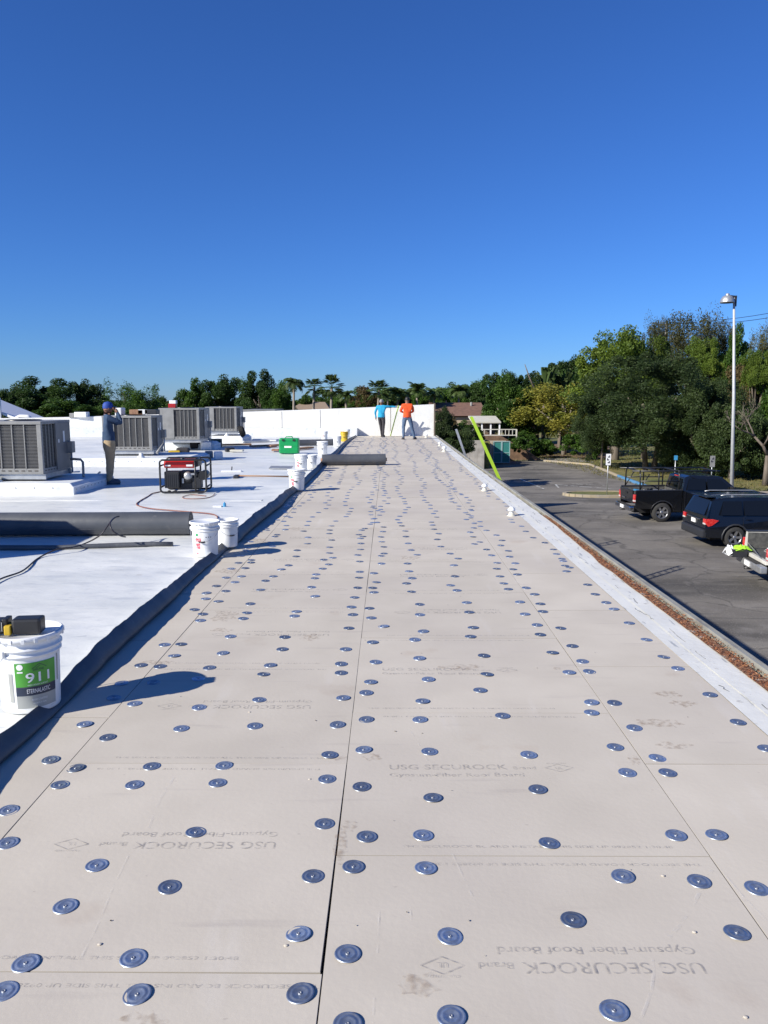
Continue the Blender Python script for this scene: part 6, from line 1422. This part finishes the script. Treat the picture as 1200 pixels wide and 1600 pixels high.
# ------------------------------------------------------------------ people
def person(loc, rz, s_, J, mats, label, cap=None, long_=True, shirt_flare=0, extra=None, hand_curl=.5, bulk=1.0):
    """J joints dict (metres for 1.75 m body); mats: shirt, pants, lower, shoe, skin"""
    root = empty('person', loc, rz, label, 'person'); root.scale = (s_,) * 3
    names = ['pelvis', 'belly', 'chest', 'neck', 'headb', 'headt', 'lsh', 'lel', 'lwr', 'lhd', 'rsh', 'rel', 'rwr', 'rhd', 'lhip', 'lkn', 'lan', 'lto', 'rhip', 'rkn', 'ran', 'rto']
    Rr = dict(pelvis=.155, belly=.15, chest=.165, neck=.062, headb=.085, headt=.082, lsh=.075, rsh=.075, lel=.052, rel=.052, lwr=.032, rwr=.032, lhd=.034, rhd=.034, lhip=.105, rhip=.105, lkn=.075, rkn=.075, lan=.052, ran=.052, lto=.042, rto=.042)
    for k_ in ('lhip', 'rhip', 'lkn', 'rkn', 'lan', 'ran'): Rr[k_] *= bulk
    ed = [('pelvis', 'belly'), ('belly', 'chest'), ('chest', 'neck'), ('neck', 'headb'), ('headb', 'headt'), ('chest', 'lsh'), ('lsh', 'lel'), ('lel', 'lwr'), ('lwr', 'lhd'), ('chest', 'rsh'), ('rsh', 'rel'), ('rel', 'rwr'), ('rwr', 'rhd'), ('pelvis', 'lhip'), ('lhip', 'lkn'), ('lkn', 'lan'), ('lan', 'lto'), ('pelvis', 'rhip'), ('rhip', 'rkn'), ('rkn', 'ran'), ('ran', 'rto')]
    me = bpy.data.meshes.new('body'); me.from_pydata([J[n_] for n_ in names], [(names.index(a), names.index(b)) for a, b in ed], [])
    ob = bpy.data.objects.new('body', me); C.objects.link(ob); md = ob.modifiers.new('s', 'SKIN'); md.use_smooth_shade = True
    sl = me.skin_vertices[0].data if me.skin_vertices else None
    if sl is None:
        bm = bmesh.new(); bm.from_mesh(me); lay = bm.verts.layers.skin.verify(); bm.to_mesh(me); bm.free(); sl = me.skin_vertices[0].data
    for i, n_ in enumerate(names):
        r__ = Rr[n_]; sl[i].radius = (r__, r__ * (.72 if n_ in ('pelvis', 'belly', 'chest') else 1)); sl[i].use_root = (n_ == 'pelvis')
    sb_ = ob.modifiers.new('u', 'SUBSURF'); sb_.levels = 2; sb_.render_levels = 2
    dg = bpy.context.evaluated_depsgraph_get(); m2 = bpy.data.meshes.new_from_object(ob.evaluated_get(dg)); bpy.data.objects.remove(ob)
    bm = bmesh.new(); bm.from_mesh(m2)
    # fingers: short tapered chains rooted inside the palms
    for hd, wr in (('lhd', 'lwr'), ('rhd', 'rwr')):
        h_ = Vector(J[hd]); d_ = (h_ - Vector(J[wr])).normalized(); sd_ = d_.cross(Vector((0, 0, 1))) if abs(d_.z) < .9 else Vector((0, 1, 0)); sd_.normalize(); cu = d_.cross(sd_)
        t_ = MB()
        for k, (o_, L_) in enumerate(((-.027, .062), (-.009, .075), (.009, .07), (.027, .055))):
            b0_ = h_ + sd_ * o_; t_.tube([b0_ - d_ * .02, b0_ + d_ * L_ * .5, b0_ + d_ * L_ * .8 + cu * L_ * hand_curl * .5, b0_ + d_ * L_ * .85 + cu * L_ * hand_curl], [.011, .010, .009, .007], 6)
        t_.tube([h_ - d_ * .03 - sd_ * .02, h_ - d_ * .0 - sd_ * .05, h_ + d_ * .03 - sd_ * .055], [.013, .011, .008], 6)
        tm = bpy.data.meshes.new('t'); tm.from_pydata(t_.v, [], t_.f); bm.from_mesh(tm); bpy.data.meshes.remove(tm)
    # head: skull, nose, ears
    hb_, ht_ = Vector(J['headb']), Vector(J['headt']); hc = (hb_ + ht_) / 2; f_ = Vector(J.get('face', (0, 1, 0))).normalized(); sd_ = f_.cross(Vector((0, 0, 1))).normalized()
    Mh = Matrix((sd_, f_, Vector((0, 0, 1)))).transposed(); t_ = MB(); t_.ball(hc + Vector((0, 0, .0)), (.078, .098, .118), 18, M=Mh); t_.ball(hc + f_ * .098 - Vector((0, 0, .02)), (.014, .02, .022), 8, M=Mh)
    for sg in (-1, 1): t_.ball(hc + sd_ * sg * .08 - Vector((0, 0, .01)), (.012, .02, .032), 8, M=Mh)
    t_.ball(hc + f_ * .088 - Vector((0, 0, .062)), (.026, .014, .008), 8, M=Mh)
    tm = bpy.data.meshes.new('t'); tm.from_pydata(t_.v, [], t_.f); bm.from_mesh(tm); bpy.data.meshes.remove(tm)
    bm.to_mesh(m2); bm.free()
    for v in m2.vertices:
        if (v.co - hc).length > .16 and v.co.z > .12:
            q_ = v.co; f__ = noise.noise(Vector((q_.x * 9, q_.y * 9, q_.z * 7 + loc[0]))) * .013 + noise.noise(Vector((q_.x * 22, q_.y * 22, q_.z * 16))) * .006
            v.co = q_ + v.normal * f__
    body = link('body', m2, root); m2.materials.clear()
    for m_ in mats: m2.materials.append(m_)
    seg_m = {('pelvis', 'belly'): 0, ('belly', 'chest'): 0, ('chest', 'neck'): 0, ('neck', 'headb'): 4, ('headb', 'headt'): 4, ('chest', 'lsh'): 0, ('lsh', 'lel'): 0, ('lel', 'lwr'): 0 if long_ else 4, ('lwr', 'lhd'): 4, ('chest', 'rsh'): 0, ('rsh', 'rel'): 0, ('rel', 'rwr'): 0 if long_ else 4, ('rwr', 'rhd'): 4, ('pelvis', 'lhip'): 1, ('lhip', 'lkn'): 1, ('lkn', 'lan'): 2, ('lan', 'lto'): 3, ('pelvis', 'rhip'): 1, ('rhip', 'rkn'): 1, ('rkn', 'ran'): 2, ('ran', 'rto'): 3}
    segs = [(Vector(J[a]), Vector(J[b]), v, Rr[a], Rr[b]) for (a, b), v in seg_m.items()]
    zp = J['pelvis'][2] - .04
    for p_ in m2.polygons:
        c_ = p_.center; best = (9, 0)
        for a, b, v, ra, rb in segs:
            t__ = max(0, min(1, (c_ - a).dot(b - a) / (b - a).length_squared)); d__ = (c_ - a.lerp(b, t__)).length - (ra + (rb - ra) * t__) * .9
            if d__ < best[0]: best = (d__, v)
        v = best[1]
        if v in (0, 1): 
            near_arm = min((c_ - Vector(J[k])).length for k in ('lel', 'lwr', 'rel', 'rwr', 'lhd', 'rhd')) < .16 and abs(c_.x) > .14
            if not near_arm: v = 0 if c_.z > zp else 1
        if (c_ - hc).length < .135: v = 4
        p_.material_index = v; p_.use_smooth = True
    # hair / cap
    mb = MB(); 
    prof = [(.104, -.01), (.106, .03), (.098, .075), (.07, .118), (.0, .136)]
    mb.lathe([(r__ * (.86 if True else 1), z_) for r__, z_ in prof], 18, c=hc, M=Matrix((sd_, f_ * 1.2, Vector((0, 0, 1)))).transposed())
    if cap:
        mb.plate([hc + sd_ * .07 + f_ * .06 + Vector((0, 0, .035)), hc + sd_ * .06 + f_ * .18 + Vector((0, 0, .02)), hc - sd_ * .06 + f_ * .18 + Vector((0, 0, .02)), hc - sd_ * .07 + f_ * .06 + Vector((0, 0, .035))], .008); mb.build('cap', cap, root)
    else: mb.build('hair', M['hair'], root)
    hb2 = MB(); hb2.lathe([(.082, -.06), (.084, 0), (.08, .02)], 16, c=hc - f_ * .012, M=Matrix((sd_, f_ * 1.12, Vector((0, 0, 1)))).transposed()) if cap else None
    # shoes, one mesh each
    for kn, to in (('lan', 'lto'), ('ran', 'rto')):
        a, b = Vector(J[kn]), Vector(J[to]); d_ = (b - a); d_.z = 0; L_ = max(d_.length, .05); d_.normalize(); s2 = Vector((-d_.y, d_.x, 0)); zb = min(a.z, b.z) - .045; mb = MB()
        c_ = a.lerp(b, .45); Mx = Matrix((d_, s2, Vector((0, 0, 1)))).transposed(); mb.ball(Vector((c_.x, c_.y, zb + .045)) + d_ * .015, (.15, .056, .055), 14, M=Mx); mb.box(Vector((c_.x, c_.y, zb + .012)) + d_ * .015, (.27, .095, .022), M=Mx); mb.build('shoe', mats[3], root)
    # shirt hem, a little proud of the trousers
    pv = Vector(J['pelvis']); hm = MB(); hm.lathe([(.165, -.06), (.172, -.02), (.165, .06), (.16, .14)], 22, c=pv + Vector((0, 0, .02)), M=Matrix(((1, 0, 0), (0, .76, 0), (0, 0, 1)))); hm.build('shirt_hem', mats[0], root)
    if extra: extra(root, J)
    return root
base = dict(pelvis=(0, 0, .96), belly=(0, .0, 1.10), chest=(0, -.01, 1.33), neck=(0, .0, 1.47), headb=(0, .015, 1.57), headt=(0, .02, 1.67), lsh=(-.185, -.01, 1.41), rsh=(.185, -.01, 1.41), lel=(-.25, -.04, 1.12), lwr=(-.25, .05, .88), lhd=(-.25, .07, .80), rel=(.25, -.04, 1.12), rwr=(.25, .05, .88), rhd=(.25, .07, .80), lhip=(-.1, 0, .90), rhip=(.1, 0, .90), lkn=(-.11, .02, .50), rkn=(.11, .02, .50), lan=(-.12, -.02, .09), ran=(.12, -.02, .09), lto=(-.14, .12, .045), rto=(.14, .12, .045))
J1 = dict(base); J1.update(lel=(-.20, .24, 1.27), lwr=(-.10, .22, 1.50), lhd=(-.06, .17, 1.58), rel=(.22, .25, 1.30), rwr=(.11, .19, 1.53), rhd=(.07, .145, 1.60), lkn=(-.09, .03, .50), rkn=(.09, .0, .50), face=(0, 1, 0), lan=(-.09, -.01, .09), ran=(.10, -.05, .09), lto=(-.12, .14, .045), rto=(.13, .11, .045))
mp_ = P(171, 757, MZ)
def phone(root, J): MB().box((.01, .185, 1.61), (.07, .012, .12)).build('phone', M['black'], root)
person((mp_.x, mp_.y + .08, MZ), R(-62), PY(168, 630, mp_.y + .1).z / 1.745, J1, [M['cloth_blue'], M['khaki'], M['khaki'], M['boot'], M['skin']], 'man in dark blue shirt, khaki trousers and blue cap, hands raised to his face', cap=M['capblue'], bulk=1.25)
J2 = dict(base); J2.update(rel=(.46, .10, 1.40), rwr=(.68, .16, 1.40), rhd=(.75, .18, 1.39), lel=(-.30, .02, 1.14), lwr=(-.28, .10, .90), lhd=(-.28, .12, .83), lkn=(-.04, .08, .50), rkn=(.10, -.02, .50), lan=(-.0, .10, .09), ran=(.10, -.10, .09), lto=(.0, .24, .045), rto=(.12, .03, .045), face=(.5, 1, 0))
p2 = P(596, 682.6)
person((p2.x, p2.y, 0), R(-8), 1.55 / 1.745, J2, [M['cloth_sky'], M['darkpants'], M['darkpants'], M['darkpants'], M['skin']], 'worker in turquoise long sleeved shirt seen from behind, right arm stretched toward the wall', cap=M['capgrey'])
J3 = dict(base); J3.update(lel=(-.27, .10, 1.16), lwr=(-.12, .26, 1.10), lhd=(-.05, .28, 1.10), rel=(.27, .10, 1.16), rwr=(.12, .26, 1.08), rhd=(.05, .28, 1.08), lkn=(-.15, .03, .50), rkn=(.20, .02, .50), lan=(-.15, -.06, .09), ran=(.30, .0, .09), lto=(-.17, .08, .045), rto=(.36, .12, .045))
p3 = P(636, 686.5)
person((p3.x, p3.y, 0), R(3), 1.64 / 1.745, J3, [M['cloth_orange'], M['jeans'], M['jeans'], M['darkpants'], M['skin']], 'worker in orange shirt and blue jeans seen from behind near the wall', cap=None)
mb = MB(); hd = Vector((p2.x + .72, p2.y + .25, 1.30)); ft = Vector((p2.x + .38, p2.y + .45, 0.02)); mb.tube([hd - ft, Vector((0, 0, 0))], .022, 8); mb2 = mb.build('pole', M['lime'], loc=ft); clean(mb2, label='thin pale green pole held by the turquoise shirted worker', cat='pole')
